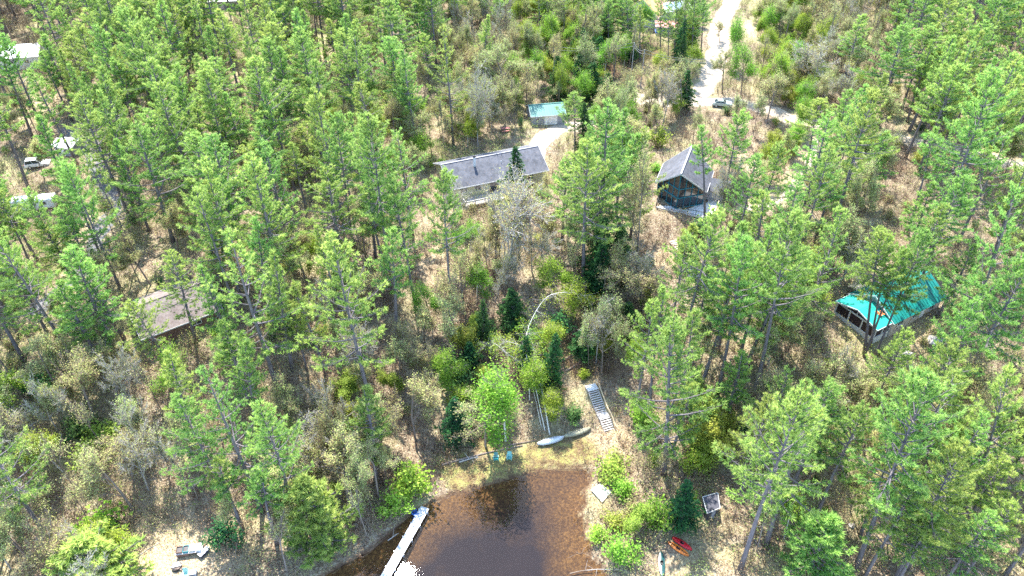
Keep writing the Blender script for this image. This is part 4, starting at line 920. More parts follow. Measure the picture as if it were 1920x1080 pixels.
def make_pine(seed, H=26.0, R=4.3, c0=.42, whorl=.95, dens=1.0, mat='needles', dead=6):
    rng = np.random.default_rng(seed); z = H*c0; C, D, T = [], [], []; A0, A1, r0, r1 = [], [], [], []
    gaps = rng.uniform(0, 1, 4)
    while z < H*.985:
        t = min(1., max(0., (z/H-c0)/(1-c0))); prof = (1-t)**.78*min(1, .7+2*t)*1.12 + .05
        nb = rng.integers(4, 6) if t < .85 else 4; az0 = rng.uniform(0, 6.28)
        for k in range(nb):
            if rng.random() < .2 and t < .8: continue
            az = az0 + k*2*math.pi/nb + rng.normal(0, .25); L = R*prof*rng.choice([.45, .7, .9, 1.0, 1.15, 1.35])
            if L < .25: L = .25
            el = math.radians(8 + 42*t**1.5 + rng.normal(0, 6)) - (.15 if t < .2 else 0)
            dx = np.array([math.cos(az)*math.cos(el), math.sin(az)*math.cos(el), math.sin(el)]); lat = np.array([-math.sin(az), math.cos(az), 0]); o = np.array([0, 0, z])
            curl = .16*L
            pts = [o + dx*L*s + np.array([0, 0, curl*s*s*1.2 - (.12*L*s*(1-s))]) for s in (0, .35, .7, 1)]
            rr = .05+.012*L
            for i in range(3): A0.append(pts[i]); A1.append(pts[i+1]); r0.append(rr*(1-i*.3)); r1.append(rr*(1-(i+1)*.3)+.004)
            nt = int(max(5, L*8.5)*dens)
            s = rng.uniform(.22, 1.03, nt)**.8; la = rng.normal(0, .5, nt)*(.10+.34*L*(1.1-s*.85)*np.minimum(1, s*1.6))
            p = o + dx*(L*s)[:, None] + lat*la[:, None]; p[:, 2] += curl*s*s*1.2 - .12*L*s*(1-s) + rng.normal(0, .06, nt) - .10*np.abs(la)
            C.append(p); dd = dx*.8 + lat*np.sign(la)[:, None]*.45; D.append(dd); T.append(np.clip(.27+.52*s+.20*t+rng.normal(0, .13, nt), 0, 1))  # tone lightens toward tips and top: new growth plus painted highlights
            j = rng.integers(0, nt, max(1, nt//4)); 
            for q in j: A0.append(o+dx*L*s[q]*.8+np.array([0, 0, curl*s[q]**2])); A1.append(p[q]); r0.append(.025); r1.append(.008)
        z += whorl*rng.uniform(.7, 1.25)*(1-.35*t)
    for k in range(dead):   # dead stubs below the crown
        zz = H*rng.uniform(c0*.45, c0); az = rng.uniform(0, 6.28); l = rng.uniform(.6, 2.4); A0.append([0, 0, zz]); A1.append([math.cos(az)*l, math.sin(az)*l, zz-.1*l]); r0.append(.04); r1.append(.008)
    C.append(np.array([[0, 0, H*.99], [0, 0, H*.97]])); D.append(np.array([[0, 0, 1.], [0, 0, 1.]])); T.append(np.array([.9, .9]))
    C, D, T = np.concatenate(C), np.concatenate(D), np.concatenate(T)
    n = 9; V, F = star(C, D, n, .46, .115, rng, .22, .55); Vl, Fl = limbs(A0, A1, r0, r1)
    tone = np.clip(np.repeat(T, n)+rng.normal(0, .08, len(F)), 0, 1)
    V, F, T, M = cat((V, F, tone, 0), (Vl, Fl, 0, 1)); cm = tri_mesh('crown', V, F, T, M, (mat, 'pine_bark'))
    return trunk_mesh('trunk', H, .30 if H > 15 else .16, 'pine_bark', rng), cm, H, R
def make_hemlock(seed, H=14.0, R=3.0, c0=.08):
    rng = np.random.default_rng(seed); C, D, T, A0, A1, r0, r1 = [], [], [], [], [], [], []; z = H*c0
    while z < H*.98:
        t = min(1., max(0., (z/H-c0)/(1-c0))); L0 = R*(1-t)**.85*min(1, .75+t)+.15; nb = 7; a0 = rng.uniform(0, 6.28)
        for k in range(nb):
            az = a0+k*2*math.pi/nb+rng.normal(0, .2); L = L0*rng.choice([.4, .6, .85, 1.0, 1.1, 1.4])*(1+.22*math.sin(az+seed+z*.5)); dx = np.array([math.cos(az), math.sin(az), 0]); lat = np.array([-dx[1], dx[0], 0]); nt = int(max(4, L*8))
            s = rng.uniform(.15, 1, nt)**.8; la = rng.uniform(-1, 1, nt)*(.08+.3*L*(1-s*.7)); p = np.array([0, 0, z])+dx*(L*s)[:, None]+lat*la[:, None]; p[:, 2] += -.28*L*s**1.6 + .12*s + rng.normal(0, .06, nt)
            C.append(p); D.append(np.tile(dx*.9-np.array([0, 0, .15]), (nt, 1))); T.append(np.clip(.2+.5*s+rng.normal(0, .15, nt), 0, 1)); A0.append([0, 0, z]); A1.append(np.array([0, 0, z])+dx*L*.9-np.array([0, 0, .2*L])); r0.append(.03); r1.append(.006)
        z += .42*rng.uniform(.8, 1.2)
    C, D, T = np.concatenate(C), np.concatenate(D), np.concatenate(T); n = 7; V, F = star(C, D, n, .36, .12, rng, 0, .5); Vl, Fl = limbs(A0, A1, r0, r1)
    V, F, T, M = cat((V, F, np.clip(np.repeat(T, n)+rng.normal(0, .08, len(F)), 0, 1), 0), (Vl, Fl, 0, 1))
    return trunk_mesh('trunk', H, .16, 'pine_bark', rng), tri_mesh('crown', V, F, T, M, ('hemlock', 'pine_bark')), H, R
def make_hardwood(seed, H=14.0, R=3.5, fork=.35, depth=6, leaf='buds', n_leaf=6, size=.16, barkm='hardwood_bark', twig='twigs', r=.14, lean=.0, kids=3, jit=.28, ang=.5, stems=1):
    rng = np.random.default_rng(seed); S = []; ends = []
    def grow(p, d, l, rad, k):
        d = d/np.linalg.norm(d); q = p + d*l; S.append((p, q, rad, rad*.68, k))
        if k == 0: ends.append((p, q)); return
        nk = kids if k > 1 else kids+1
        for i in range(nk):
            dd = d + rng.normal(0, ang*(1.0 if i else .35), 3); dd[2] += .10+lean*.1
            if i == 0: grow(q, dd, l*rng.uniform(.72, .92), rad*.68, k-1)
            else: grow(p + d*l*rng.uniform(.45, 1.0), dd, l*rng.uniform(.5, .8), rad*.5, k-1)
    for st in range(stems):
        d = np.array([rng.normal(0, .06+.12*(stems > 1)), rng.normal(0, .06+.12*(stems > 1)), 1.]); base = np.array([rng.normal(0, .2), rng.normal(0, .2), 0.])*(stems > 1)
        f = H*fork*rng.uniform(.85, 1.15); q = base + d*f; S.append((base-[0, 0, .4], q, r*1.25, r*.9, 99))
        l = (H-f)/(1+.82+.82**2+.82**3+.5) * .98; q_ = q
        grow(q, d + rng.normal(0, .12, 3), l, r*.85, depth-1)
        for i in range(kids-1): grow(base + d*f*rng.uniform(.75, 1), np.array([*rng.normal(0, .75, 2), 1.0]), l*.85, r*.6, depth-1)
    def side(sel, mn):
        A = [s for s in S if sel(s[4])]; return limbs([s[0] for s in A], [s[1] for s in A], [max(mn, s[2]) for s in A], [max(mn*.5, s[3]) for s in A])
    # normalise width
    allp = np.array([s[1] for s in S]); zmax = allp[:, 2].max(); rad_ = np.percentile(np.hypot(allp[:, 0], allp[:, 1]), 92); kx, kz = R/rad_, H/zmax
    sc = np.array([kx, kx, kz]); Vt, Ft = side(lambda k: k >= depth-3, .03); Vt = Vt*np.array([1, 1, 1]); 
    S = [(s[0]*sc, s[1]*sc, s[2], s[3], s[4]) for s in S]; Vt, Ft = side(lambda k: k >= depth-3, .03); tm = tri_mesh('trunk', Vt, Ft, None, None, (barkm,))
    Vl, Fl = side(lambda k: k < depth-3, .03 if twig == 'pale_bark' else .02)
    parts = [(Vl, Fl, 0, 1)]
    if n_leaf:
        E = np.array([e[0]*sc*.5+e[1]*sc*.5 for e in ends]); V, F = leafs(E, size, rng, n_leaf, jit, .4)
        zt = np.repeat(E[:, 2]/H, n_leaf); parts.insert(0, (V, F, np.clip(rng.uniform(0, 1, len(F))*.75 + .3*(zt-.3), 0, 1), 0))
    V, F, T, M = cat(*parts); return tm, tri_mesh('crown', V, F, T, M, (leaf, twig)), H, R
def make_bush(seed, H=2.5, R=1.6, leaf='new_leaves', n=900, size=.18, twig='twigs'):
    rng = np.random.default_rng(seed); k = 26; az = rng.uniform(0, 6.28, k); sp_ = rng.uniform(.1, 1, k)
    tips = np.stack([np.cos(az)*sp_*R, np.sin(az)*sp_*R, H*(1.05-.45*sp_**2)*rng.uniform(.6, 1.05, k)], 1); base = np.stack([np.cos(az)*.15, np.sin(az)*.15, np.full(k, -.1)], 1)
    t = rng.uniform(.3, 1.02, n); i = rng.integers(0, k, n); C = base[i]*(1-t[:, None])+tips[i]*t[:, None]; V, F = leafs(C, size, rng, 1, .22*R/1.6, .5)
    Vl, Fl = limbs(base, tips, np.full(k, .03), np.full(k, .006)); V, F, T, M = cat((V, F, np.clip(rng.uniform(0, 1, n)*.7+.3*t, 0, 1), 0), (Vl, Fl, 0, 1))
    return None, tri_mesh('crown', V, F, T, M, (leaf, twig)), H, R

PROTO = {
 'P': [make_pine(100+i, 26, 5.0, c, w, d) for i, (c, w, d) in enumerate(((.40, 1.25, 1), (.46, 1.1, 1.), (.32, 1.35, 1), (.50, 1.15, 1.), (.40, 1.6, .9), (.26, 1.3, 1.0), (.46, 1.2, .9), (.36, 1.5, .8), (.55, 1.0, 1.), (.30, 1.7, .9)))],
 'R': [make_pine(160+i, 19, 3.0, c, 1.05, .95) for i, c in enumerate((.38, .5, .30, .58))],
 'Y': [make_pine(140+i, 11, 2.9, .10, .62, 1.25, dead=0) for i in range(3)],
 'H': [make_hemlock(200+i) for i in range(3)],
 'B': [make_hardwood(300+i, 14, 3.8, (.34, .5, .42, .55, .3)[i], 6, 'buds', 7, .15, jit=.27, r=.17, ang=(.5, .38, .6, .45, .55)[i]) for i in range(5)],
 'S': [make_hardwood(330+i, 10, 1.8, .5, 5, 'buds', 9, .14, jit=.26, r=.07, stems=1+i % 2) for i in range(3)],
 'D': [make_hardwood(360+i, 15, 4.4, .30, 7, 'buds', 2, .13, 'pale_bark', 'pale_bark', r=.17, ang=.55) for i in range(2)],
 'G': [make_hardwood(400+i, 12, 3.0, .40, 6, 'new_leaves', 6, .18, 'birch_bark' if i == 1 else 'hardwood_bark', 'twigs', r=.11, jit=.48) for i in range(3)],
 'K': [make_hardwood(460+i, 12, 1.5, .45, 6, 'buds', 1, .13, r=.075, ang=.34) for i in range(4)],
 'L': [make_hardwood(430+i, 7, 2.0, .22, 5, 'yellow_leaves', 12, .17, r=.06, jit=.3, stems=2) for i in range(2)],
 'U': [make_bush(500+i, 2.6, 1.7, 'new_leaves', 1100, .2) for i in range(2)], 'V': [make_bush(510+i, 2.2, 1.6, 'hemlock', 1300, .17) for i in range(2)], 'W': [make_bush(520+i, 2.0, 1.5, 'yellow_leaves', 1000, .17) for i in range(2)], 'X': [make_bush(530, 1.6, 1.5, 'brush_leaves', 1000, .17)],
}
KIND = {'K': ('bare_sapling', 'leafless sapling', 'sapling'), 'R': ('slender_pine', 'slender pine', 'pine'), 'P': ('white_pine', 'white pine', 'pine'), 'Y': ('young_pine', 'young pine', 'young pine'), 'H': ('hemlock_tree', 'dark hemlock', 'hemlock'), 'B': ('budding_tree', 'budding hardwood', 'tree'),
        'S': ('sapling', 'thin budding sapling', 'sapling'), 'D': ('bare_tree', 'bare pale hardwood', 'tree'), 'G': ('leafing_tree', 'bright leafy tree', 'tree'), 'L': ('small_tree', 'small olive tree', 'small tree'),
        'U': ('shrub', 'bright green shrub', 'shrub'), 'V': ('evergreen_shrub', 'dark evergreen shrub', 'shrub'), 'W': ('yellow_shrub', 'yellow green shrub', 'shrub'), 'X': ('brown_shrub', 'brown leafed shrub', 'shrub')}
GROUPS = {'K': 'leafless saplings of the understory', 'R': 'slender pines among the tall ones', 'P': 'white pines of the wooded slope', 'Y': 'young pines under the tall ones', 'H': 'hemlocks in the woods', 'B': 'budding hardwoods of the woods', 'S': 'saplings of the understory', 'D': 'bare hardwoods', 'G': 'leafing trees of the woods',
          'L': 'small yellow green trees', 'U': 'bright green shrubs', 'V': 'evergreen shrubs', 'W': 'yellow green shrubs', 'X': 'brown shrubs'}
TREES = []
def add_tree(k, base, H, R, tilt=None, idx=None, tone=None, hand=False):
    TREES.append(dict(k=k, p=base, H=H, R=R, tilt=tilt, idx=idx, hand=hand))
def T2(k, tu, tv, bu, bv, R, idx=None):
    """tree seen from foot to tip"""
    P_ = gp(bu, bv); d = ray(tu, tv); dh = d[:2]; t = float(P_.x*dh[0]+P_.y*dh[1])/float(dh@dh); T_ = Vector((d[0]*t, d[1]*t, CAMZ+d[2]*t)); ax = T_-P_
    H = ax.length; add_tree(k, P_, H, R, ax.normalized(), idx, hand=True)
def T1(k, tu, tv, H, R, idx=None):
    z = 8.0
    for _ in range(30): P_ = up(tu, tv, z+H); z = .5*z+.5*hz(P_.x, P_.y)
    add_tree(k, Vector((P_.x, P_.y, hz(P_.x, P_.y))), H, R, None, idx, hand=True)
# seen foot to tip: kind, tip u v, foot u v, crown radius
for a in (('P',832,318,845,598,3.6,3),('P',1100,262,1093,530,5.4,0),('P',1143,186,1120,478,5.8,5),('P',1392,206,1350,402,3.4,3),('P',1466,262,1420,440,3.4,5),('P',1538,184,1508,330,4.2),('P',1640,172,1556,446,4.0),
          ('P',1745,48,1688,214,6.0),('P',1868,130,1742,476,4.8,3),('P',1910,345,1782,716,4.4),('P',1345,400,1268,690,4.6),('P',1402,446,1345,742,4.0),('P',1492,396,1414,742,4.6),('P',1262,592,1245,892,5.2),
          ('P',1652,432,1620,664,3.6,8),('P',1666,440,1632,652,2.8,8),('P',1505,728,1388,1068,4.6,1),('P',1745,698,1605,1064,4.8,3),('P',1700,770,1612,1006,3.2),('P',1896,690,1808,976,4.2),('P',1812,826,1676,1090,3.6),
          ('P',622,440,702,792,5.0),('P',384,690,492,960,4.6),('P',330,742,446,966,3.6),('P',428,432,520,730,5.0),('P',318,470,368,640,3.8),('P',118,300,226,542,3.6),('P',108,392,205,548,3.0),('P',66,412,176,556,3.2),
          ('P',50,352,152,562,3.2),('P',138,250,262,490,2.4),('P',-60,780,96,1018,4.2),('P',690,212,735,545,4.6),('P',732,330,778,566,4.0),('P',544,562,576,694,2.6),('P',240,566,330,700,2.8),('P',832,48,850,272,4.0),
          ('P',794,66,806,172,4.0),('P',686,84,712,214,4.0),('P',612,88,625,150,3.4),('P',728,70,770,262,4.2),('P',748,120,786,282,3.6),('P',878,-30,886,70,3.6),('P',1022,-50,1030,66,3.8),('P',1092,-40,1096,60,3.2),('P',1132,-60,1134,66,3.2),
          ('P',0,60,84,248,4.4),('P',82,72,138,202,4.0),('P',128,64,176,202,4.2),('P',218,22,290,160,4.4),('P',347,80,372,158,5.0),('P',398,106,438,248,5.2),('P',428,48,444,112,4.6),('P',500,6,514,78,4.8),('P',500,80,528,202,4.6),
          ('P',298,190,350,320,5.2),('P',170,212,216,318,5.6),('P',367,200,402,352,4.6),('P',480,262,512,392,4.6),('P',566,168,590,262,4.0),('P',562,236,596,350,4.4),('P',1076,174,1078,290,4.0),
          ('B',1214,250,1192,522,3.4),('G',936,662,948,826,4.6),('D',895,112,896,280,3.8),('D',958,452,928,566,2.6),('D',975,318,948,532,6.6),('D',1540,68,1520,182,5.4),('H',967,272,966,385,2.9),('H',1034,76,1036,136,2.8),('H',1046,104,1046,186,3.0),
          ('H',1094,52,1096,132,2.8),('H',1112,116,1112,192,3.6),('H',1140,136,1143,178,2.4),('H',1076,70,1076,130,2.6),('P',1270,-30,1264,108,2.8),('P',1304,-36,1297,112,2.8),('P',1186,-30,1184,88,3.8),('P',1165,-20,1168,100,3.8),('P',1240,-30,1238,104,2.6),('P',1286,-40,1282,114,2.8),('P',1322,-26,1314,102,2.6),('P',1255,10,1252,118,2.2),('P',1150,-34,1150,92,3.2),('P',1176,-16,1178,108,3.4),('P',1140,0,1142,104,2.8),('P',1128,-30,1128,94,2.8),('P',1010,-50,1012,72,2.8),('P',1056,-40,1058,84,2.6),('P',1075,-44,1076,60,2.4),('P',1112,-34,1112,90,2.6),('R',1200,10,1200,120,2.2),('B',1290,100,1290,172,3.4),('B',1250,110,1250,170,3.0),('D',1000,60,1000,120,2.4),
          ('B',1608,330,1600,470,2.2),('S',1640,318,1606,470,1.6),('D',1590,630,1562,744,2.6),('B',1895,700,1800,860,3.0),('D',38,700,112,812,3.0),('D',190,660,262,776,2.8),('D',1490,560,1440,640,2.2),
          ('P',1548,318,1536,370,3.6),('B',1345,30,1350,80,2.0),('S',1195,146,1196,232,2.6)): T2(*a)
# seen by their tips only: kind, tip u v, height, crown radius
for a in (('D',848,335,9,3.4),('B',1225,150,9,2.6),('B',1370,90,11,3.0),('S',1310,200,9,1.8),('S',1240,190,9,1.8),('S',1390,170,10,1.8),('S',1430,170,10,2.0),('B',1100,320,10,3.0),('P',1130,300,19,4.4,5),('P',1062,296,17,3.8,5),('U',1165,900,3,2.2),('W',1155,965,2.5,2),('X',1185,945,2,1.8),('U',1128,990,2.4,1.8),('X',1140,880,1.6,1.6),('P',1225,560,22,3.4),('P',1290,440,22,3.6),('P',1452,420,24,3.8),('P',1510,470,20,3.2),('P',1480,690,16,3.2),('P',1560,720,22,4.0),('P',1620,760,22,3.8),('P',1445,745,20,3.6),('P',1720,900,20,3.6),
          ('P',1795,640,22,3.6),('P',1850,780,22,4.0),('P',1800,900,18,3.8),('P',1885,860,18,3.6),('P',1760,960,16,3.6),('P',1860,960,16,3.6),('Y',1560,970,12,4.0),('P',1905,940,16,3.4),('P',1830,560,22,3.2),('P',1700,620,18,2.6),('P',1740,430,24,2.8),('P',1700,470,20,3.0),
          ('P',1580,390,24,3.6),('P',1500,330,22,3.6),('P',1420,290,20,3.2),('P',1810,330,22,4.0),('P',1560,270,24,3.4),('P',1850,40,22,5.0),('P',1800,120,22,4.8),('P',1905,100,22,4.6),('P',1840,200,22,4.8),('P',1890,250,22,4.4),('P',1600,200,20,3.2),('P',1770,380,22,3.6),
          ('Y',566,900,13,4.4),('Y',600,960,8,2.8),('U',150,1000,4,5.5),('Y',145,1010,9,5.0),('V',845,676,5,4.2),('H',852,745,9,2.8),('H',905,560,10,2.0),('H',1095,615,6,2.4),('H',1150,556,7,2.6),('H',1180,566,7,2.6),('H',1292,900,10,2.5),('V',1048,590,4,3.0),('H',1135,405,13,3.6),('H',1165,420,12,3.2),('H',1130,455,11,3.2),
          ('H',880,640,6,2.0),('V',60,700,4,3.2),('V',140,780,4,2.6),('U',775,876,5.5,3.6),('U',1230,935,6,2.7),('U',1172,1014,5,2.7),('W',1150,860,4,3.0),('W',175,800,4,3.2),('W',160,835,3.5,3.0),('V',410,985,4,2.8),('U',1240,235,5,2.6),('U',1440,500,4,2.6),('U',1310,850,4,2.5),('V',1078,765,3,2.0),('U',735,930,3.5,2.6),('U',1210,760,5,3.0),
          ('G',1410,80,13,3.6),('G',1478,85,13,3.4),('G',1385,20,14,3.2),('G',1045,600,8,2.4),('G',1050,480,9,3.2),('G',1080,520,8,3.0),('G',890,480,10,2.4),('G',1040,720,7,2.4),('G',880,720,7,2.6),('B',940,90,14,6.5),('B',915,130,13,5.0),('B',990,110,12,4.0),('L',500,790,7,2.6),('L',535,815,6,2.2),('B',555,830,9,3.2),
          ('G',1040,10,14,3.6),('G',1000,30,12,3.2),('G',1090,10,12,3.0),('L',1330,730,9,3.4),('L',1350,770,8,3.0),('L',1320,800,7,2.8),('G',1215,-5,12,3.2),('D',1000,420,10,3.4),('D',1180,440,8,2.6),('B',755,600,10,3.2),('B',770,660,9,3.0),('B',960,330,9,4.2),('B',1010,350,8,3.4),('V',1320,410,4,2.6),('Y',1300,420,8,2.4),('P',1330,500,18,3.4)): T1(*a)

# bent birches above the canoes: each a curved white stem with drooping twigs
def bent_birch(label, pts, r, leafy):
    """pts: (u, v, height above ground) along the stem; the first is the foot"""
    f = gp(pts[0][0], pts[0][1]); W_ = [f]; 
    for u, v, hh in pts[1:]: W_.append(up(u, v, f.z+hh))
    e = empty('bent_birch', f, 0, label, 'birch', 'bent birches above the canoes'); m = MB(); Q = []
    for i in range(len(W_)-1):
        p0, p1, p2, p3 = W_[max(i-1, 0)], W_[i], W_[i+1], W_[min(i+2, len(W_)-1)]
        for j in range(6):
            t = j/6; Q.append(.5*((2*p1)+(p2-p0)*t+(2*p0-5*p1+4*p2-p3)*t*t+(3*p1-p0-3*p2+p3)*t**3)-f)
    Q.append(W_[-1]-f); n = len(Q); m.tube(Q, [r*(1-.85*i/n) for i in range(n)], 8); m.build('trunk', 'birch_bark', e, smooth=True)
    rng = np.random.default_rng(int(abs(pts[0][0]))+n); A0, A1, E = [], [], []
    for k in range(80):
        i = rng.integers(n//3, n); b = np.array(Q[i]); d = rng.normal(0, 1, 3); d[2] = abs(d[2])*.5-.2; d /= np.linalg.norm(d); l = rng.uniform(.7, 2.4); q = b+d*l; A0.append(b); A1.append(q); q2 = q+np.array([d[0]*.5, d[1]*.5, -.7])*rng.uniform(.4, 1.1); A0.append(q); A1.append(q2); E += [q, (q+q2)/2, q2]
    Vl, Fl = limbs(A0, A1, np.full(len(A0), .028), np.full(len(A0), .008)); V, F = leafs(np.array(E), .17, rng, leafy, .3, .4); V, F, T, M = cat((V, F, rng.uniform(.3, 1, len(F)), 0), (Vl, Fl, 0, 1))
    o = bpy.data.objects.new('crown', tri_mesh('crown', V, F, T, M, ('new_leaves', 'pale_bark'))); COL.objects.link(o); o.parent = e
bent_birch('upright white birch nearest behind the silver canoe, forking into arched tops', [(1031, 816, 0), (1022, 765, 2.6), (1012, 712, 5.5), (1000, 655, 8.5), (990, 610, 10.5)], .12, 10)
bent_birch('white birch arching over to the right above the gully', [(1022, 808, 0), (1006, 735, 4.5), (985, 640, 9.5), (1020, 562, 12.5), (1065, 548, 12.0), (1100, 556, 10.6)], .085, 7)
bent_birch('white birch bowed over to the left like a hook', [(1015, 800, 0), (990, 700, 5.5), (950, 662, 7.6), (922, 642, 8.0), (905, 652, 6.4)], .06, 5)
bent_birch('low white birch curving left in a short arc', [(1027, 800, 0), (1012, 700, 6.0), (985, 655, 8.0), (950, 640, 8.0), (938, 646, 7.0)], .055, 5)

# fillers: what the woods are made of, by picture cell
CELLS = ["PPPPPpPBGHH.GBPP", "PPPPPppBBHB.GBPP", "PPPPPPpB.P.BPpPP", "PPPPpp.BPBBppBBP", "PPPPPBpGHBPPpB.P", "BBpPPBBGHHPPpBBp", "BBBPBBBGG.PPBBpp", "BBBPpB....GBpppP", "BP.BpB...GGBpPPP"]
MIXES = {'P': (('P', .48), ('R', .34), ('B', .04), ('S', .06), ('K', .08)), 'p': (('P', .30), ('R', .20), ('B', .14), ('S', .12), ('K', .16), ('G', .08)), 'B': (('B', .24), ('S', .26), ('K', .32), ('L', .03), ('D', .04), ('R', .07), ('G', .04)),
         'G': (('G', .4), ('L', .2), ('S', .25), ('B', .15)), 'H': (('H', .3), ('G', .25), ('B', .15), ('P', .15), ('K', .15)), '.': (('S', .10), ('-', .90))}
HT = {'K': (8, 14), 'R': (14, 24), 'P': (20, 28), 'Y': (7, 12), 'H': (7, 14), 'B': (9, 15), 'S': (7, 13), 'D': (9, 14), 'G': (7, 12), 'L': (4.5, 8)}
RAD = {'K': (1.1, 2.0), 'R': (2.2, 3.3), 'P': (3.6, 5.2), 'Y': (2, 3), 'H': (2, 3), 'B': (2.6, 4.8), 'S': (1.2, 2.4), 'D': (2.4, 4), 'G': (2.2, 3.2), 'L': (1.5, 2.4)}
GAP = {'K': 1.8, 'R': 3.1, 'P': 4.5, 'Y': 4, 'H': 3.5, 'B': 3.4, 'S': 1.9, 'D': 3.6, 'G': 3.4, 'L': 3.2}
CAP = {'K': 290, 'R': 292, 'P': 294, 'B': 290, 'S': 295, 'G': 150, 'H': 50, 'D': 130, 'L': 80, 'Y': 30}
cnt = {}
for t in TREES: cnt[t['k']] = cnt.get(t['k'], 0)+1
def blocked(x, y):
    for cx_, cy_, r in KEEP_W:
        if (x-cx_)**2+(y-cy_)**2 < r*r: return True
    for cx_, cy_, a, hl, hw_ in FOOT:
        dx, dy = x-cx_, y-cy_; lx = dx*math.cos(a)+dy*math.sin(a); ly = -dx*math.sin(a)+dy*math.cos(a)
        if abs(lx) < hl and abs(ly) < hw_: return True
    return False
HG = {}
for t in TREES:
    if t['k'] not in 'UVWX': HG.setdefault((int(t['p'].x//6), int(t['p'].y//6)), []).append(t)
def near(x, y):
    i, j = int(x//6), int(y//6)
    return [t for a in (-1, 0, 1) for b in (-1, 0, 1) for t in HG.get((i+a, j+b), ())]
fr = random.Random(77); cand = []
for _ in range(32000):
    y = 48+210*fr.random()**.85; dep = y*cp+78*sp; x = fr.uniform(-1, 1)*(.686*dep+9); cand.append((x, y))
wsd = water_sd(np.array([c[0] for c in cand]), np.array([c[1] for c in cand]))
for (x, y), s in zip(cand, wsd):
    if s < 1.2 or blocked(x, y): continue
    z = hz(x, y); u, v = proj((x, y, z+13)); cu, cv = int(min(15, max(0, u//120))), int(min(8, max(0, v//120))); u0, v0 = proj((x, y, z))
    cell = CELLS[cv][cu]
    if v0 < -25 and fr.random() < .5: continue
    r = fr.random(); k = '-'
    for kk, w_ in MIXES[cell]:
        if r < w_: k = kk; break
        r -= w_
    if k == '-' or cnt.get(k, 0) >= CAP[k]: continue
    if k != 'P':
        g_ = CELLS[int(min(8, max(0, v0//120)))][cu]
        if g_ == '.': continue
    H = fr.uniform(*HT[k]); R = fr.uniform(*RAD[k])
    if y > 150 and k == 'P': R *= 1.12
    bad = False
    for f_ in (.15, .45, .75, 1.0) if k == 'P' else (.0, .4, .7, 1.0):
        uu, vv = proj((x, y, z+H*f_)); rad = (R*.75 if f_ > .4 else .3)*FPX/(y*cp+70*sp)
        for a0_, b0_, a1_, b1_ in KEEP_PX:
            if a0_-rad < uu < a1_+rad and b0_-rad*.5 < vv < b1_+rad*.5: bad = True; break
        if bad: break
    if bad: continue
    for t in near(x, y):
        g2 = min(GAP[k], GAP.get(t['k'], 3)) if (k != t['k']) else GAP[k]
        if k != t['k']: g2 *= .62
        if (t['p'].x-x)**2+(t['p'].y-y)**2 < g2*g2: bad = True; break
    if bad: continue
    cnt[k] = cnt.get(k, 0)+1; HG.setdefault((int(x//6), int(y//6)), []).append(dict(k=k, p=Vector((x, y, z)))); ln = Vector((fr.gauss(0, .025), fr.gauss(0, .025), 1)).normalized() if k == 'P' else Vector((fr.gauss(0, .05), fr.gauss(0, .05), 1)).normalized()
    add_tree(k, Vector((x, y, z)), H, R, ln)
# shrubs through the understory
for _ in range(1500):
    y = 50+120*fr.random(); dep = y*cp+78*sp; x = fr.uniform(-1, 1)*.68*dep
    if cnt.get('shr', 0) >= 190: break
    if water_sd(np.array([x]), np.array([y]))[0] < .8 or blocked(x, y): continue
    z = hz(x, y); u, v = proj((x, y, z)); 
    if not (0 < u < 1920 and 0 < v < 1080): continue
    cell = CELLS[int(v//120)][int(u//120)]; k = {'P': 'V', 'p': 'U', 'B': 'X', 'G': 'U', 'H': 'V', '.': 'X'}[cell]
    if fr.random() < .35: k = fr.choice('UVWXW')
    if cell == '.' and fr.random() < .6: continue
    if any(a_-4 < u < c_+4 and b_-4 < v < d_+10 for a_, b_, c_, d_ in KEEP_PX): continue
    if any((t['p'].x-x)**2+(t['p'].y-y)**2 < (4 if t['k'] in 'UVWX' else 1) for t in TREES): continue
    cnt['shr'] = cnt.get('shr', 0)+1; cnt[k] = cnt.get(k, 0)+1; add_tree(k, Vector((x, y, z)), fr.uniform(.9, 2.4), fr.uniform(.8, 1.7))
print('trees', len(TREES), cnt)

# labels: which tree, told by the nearest landmark
LMS = [('the ranch house', 925, 320), ('the green roofed garage', 1020, 212), ('the pointed glass gable', 1285, 345), ('the teal roofed cabin', 1640, 575), ('the brown roofed cabin', 275, 600), ('the tan house', 1222, 30), ('the white camper', 70, 380),
       ('the white roofed shed', 130, 266), ('the white cottage', 30, 98), ('the wooden stairs', 1120, 765), ('the silver canoe', 1030, 830), ('the dock', 760, 1010), ('the red kayak', 1275, 1025), ('the dark grey shed', 1332, 950), ('the camp counter', 355, 1030),
       ('the plywood platform', 1127, 926), ('the lawn chairs', 942, 855), ('the log steps', 1285, 490), ('the teal tarp', 1553, 357), ('the bright road', 1345, 75), ('the sandy lane', 1440, 215), ('the far lane', 1800, 285),
       ('the grey track', 170, 500), ('the slim poles', 1190, 150), ('the black grill', 1692, 472), ('the gully logs', 1060, 685), ('the top left corner', 0, 0), ('the bottom left corner', 0, 1080), ('the top right corner', 1920, 0),
       ('the bottom right corner', 1920, 1080), ('the left edge', 0, 700), ('the right edge', 1920, 540), ('the white cabin', 425, 12), ('the sandy gap', 610, 140), ('the picnic table', 948, 244),
       ('the driveway', 1020, 270), ('the bent birches', 1000, 660), ('the pond', 940, 1000), ('the big bare tree', 975, 390), ('the white snag', 1540, 100), ('the round evergreen', 845, 710)]
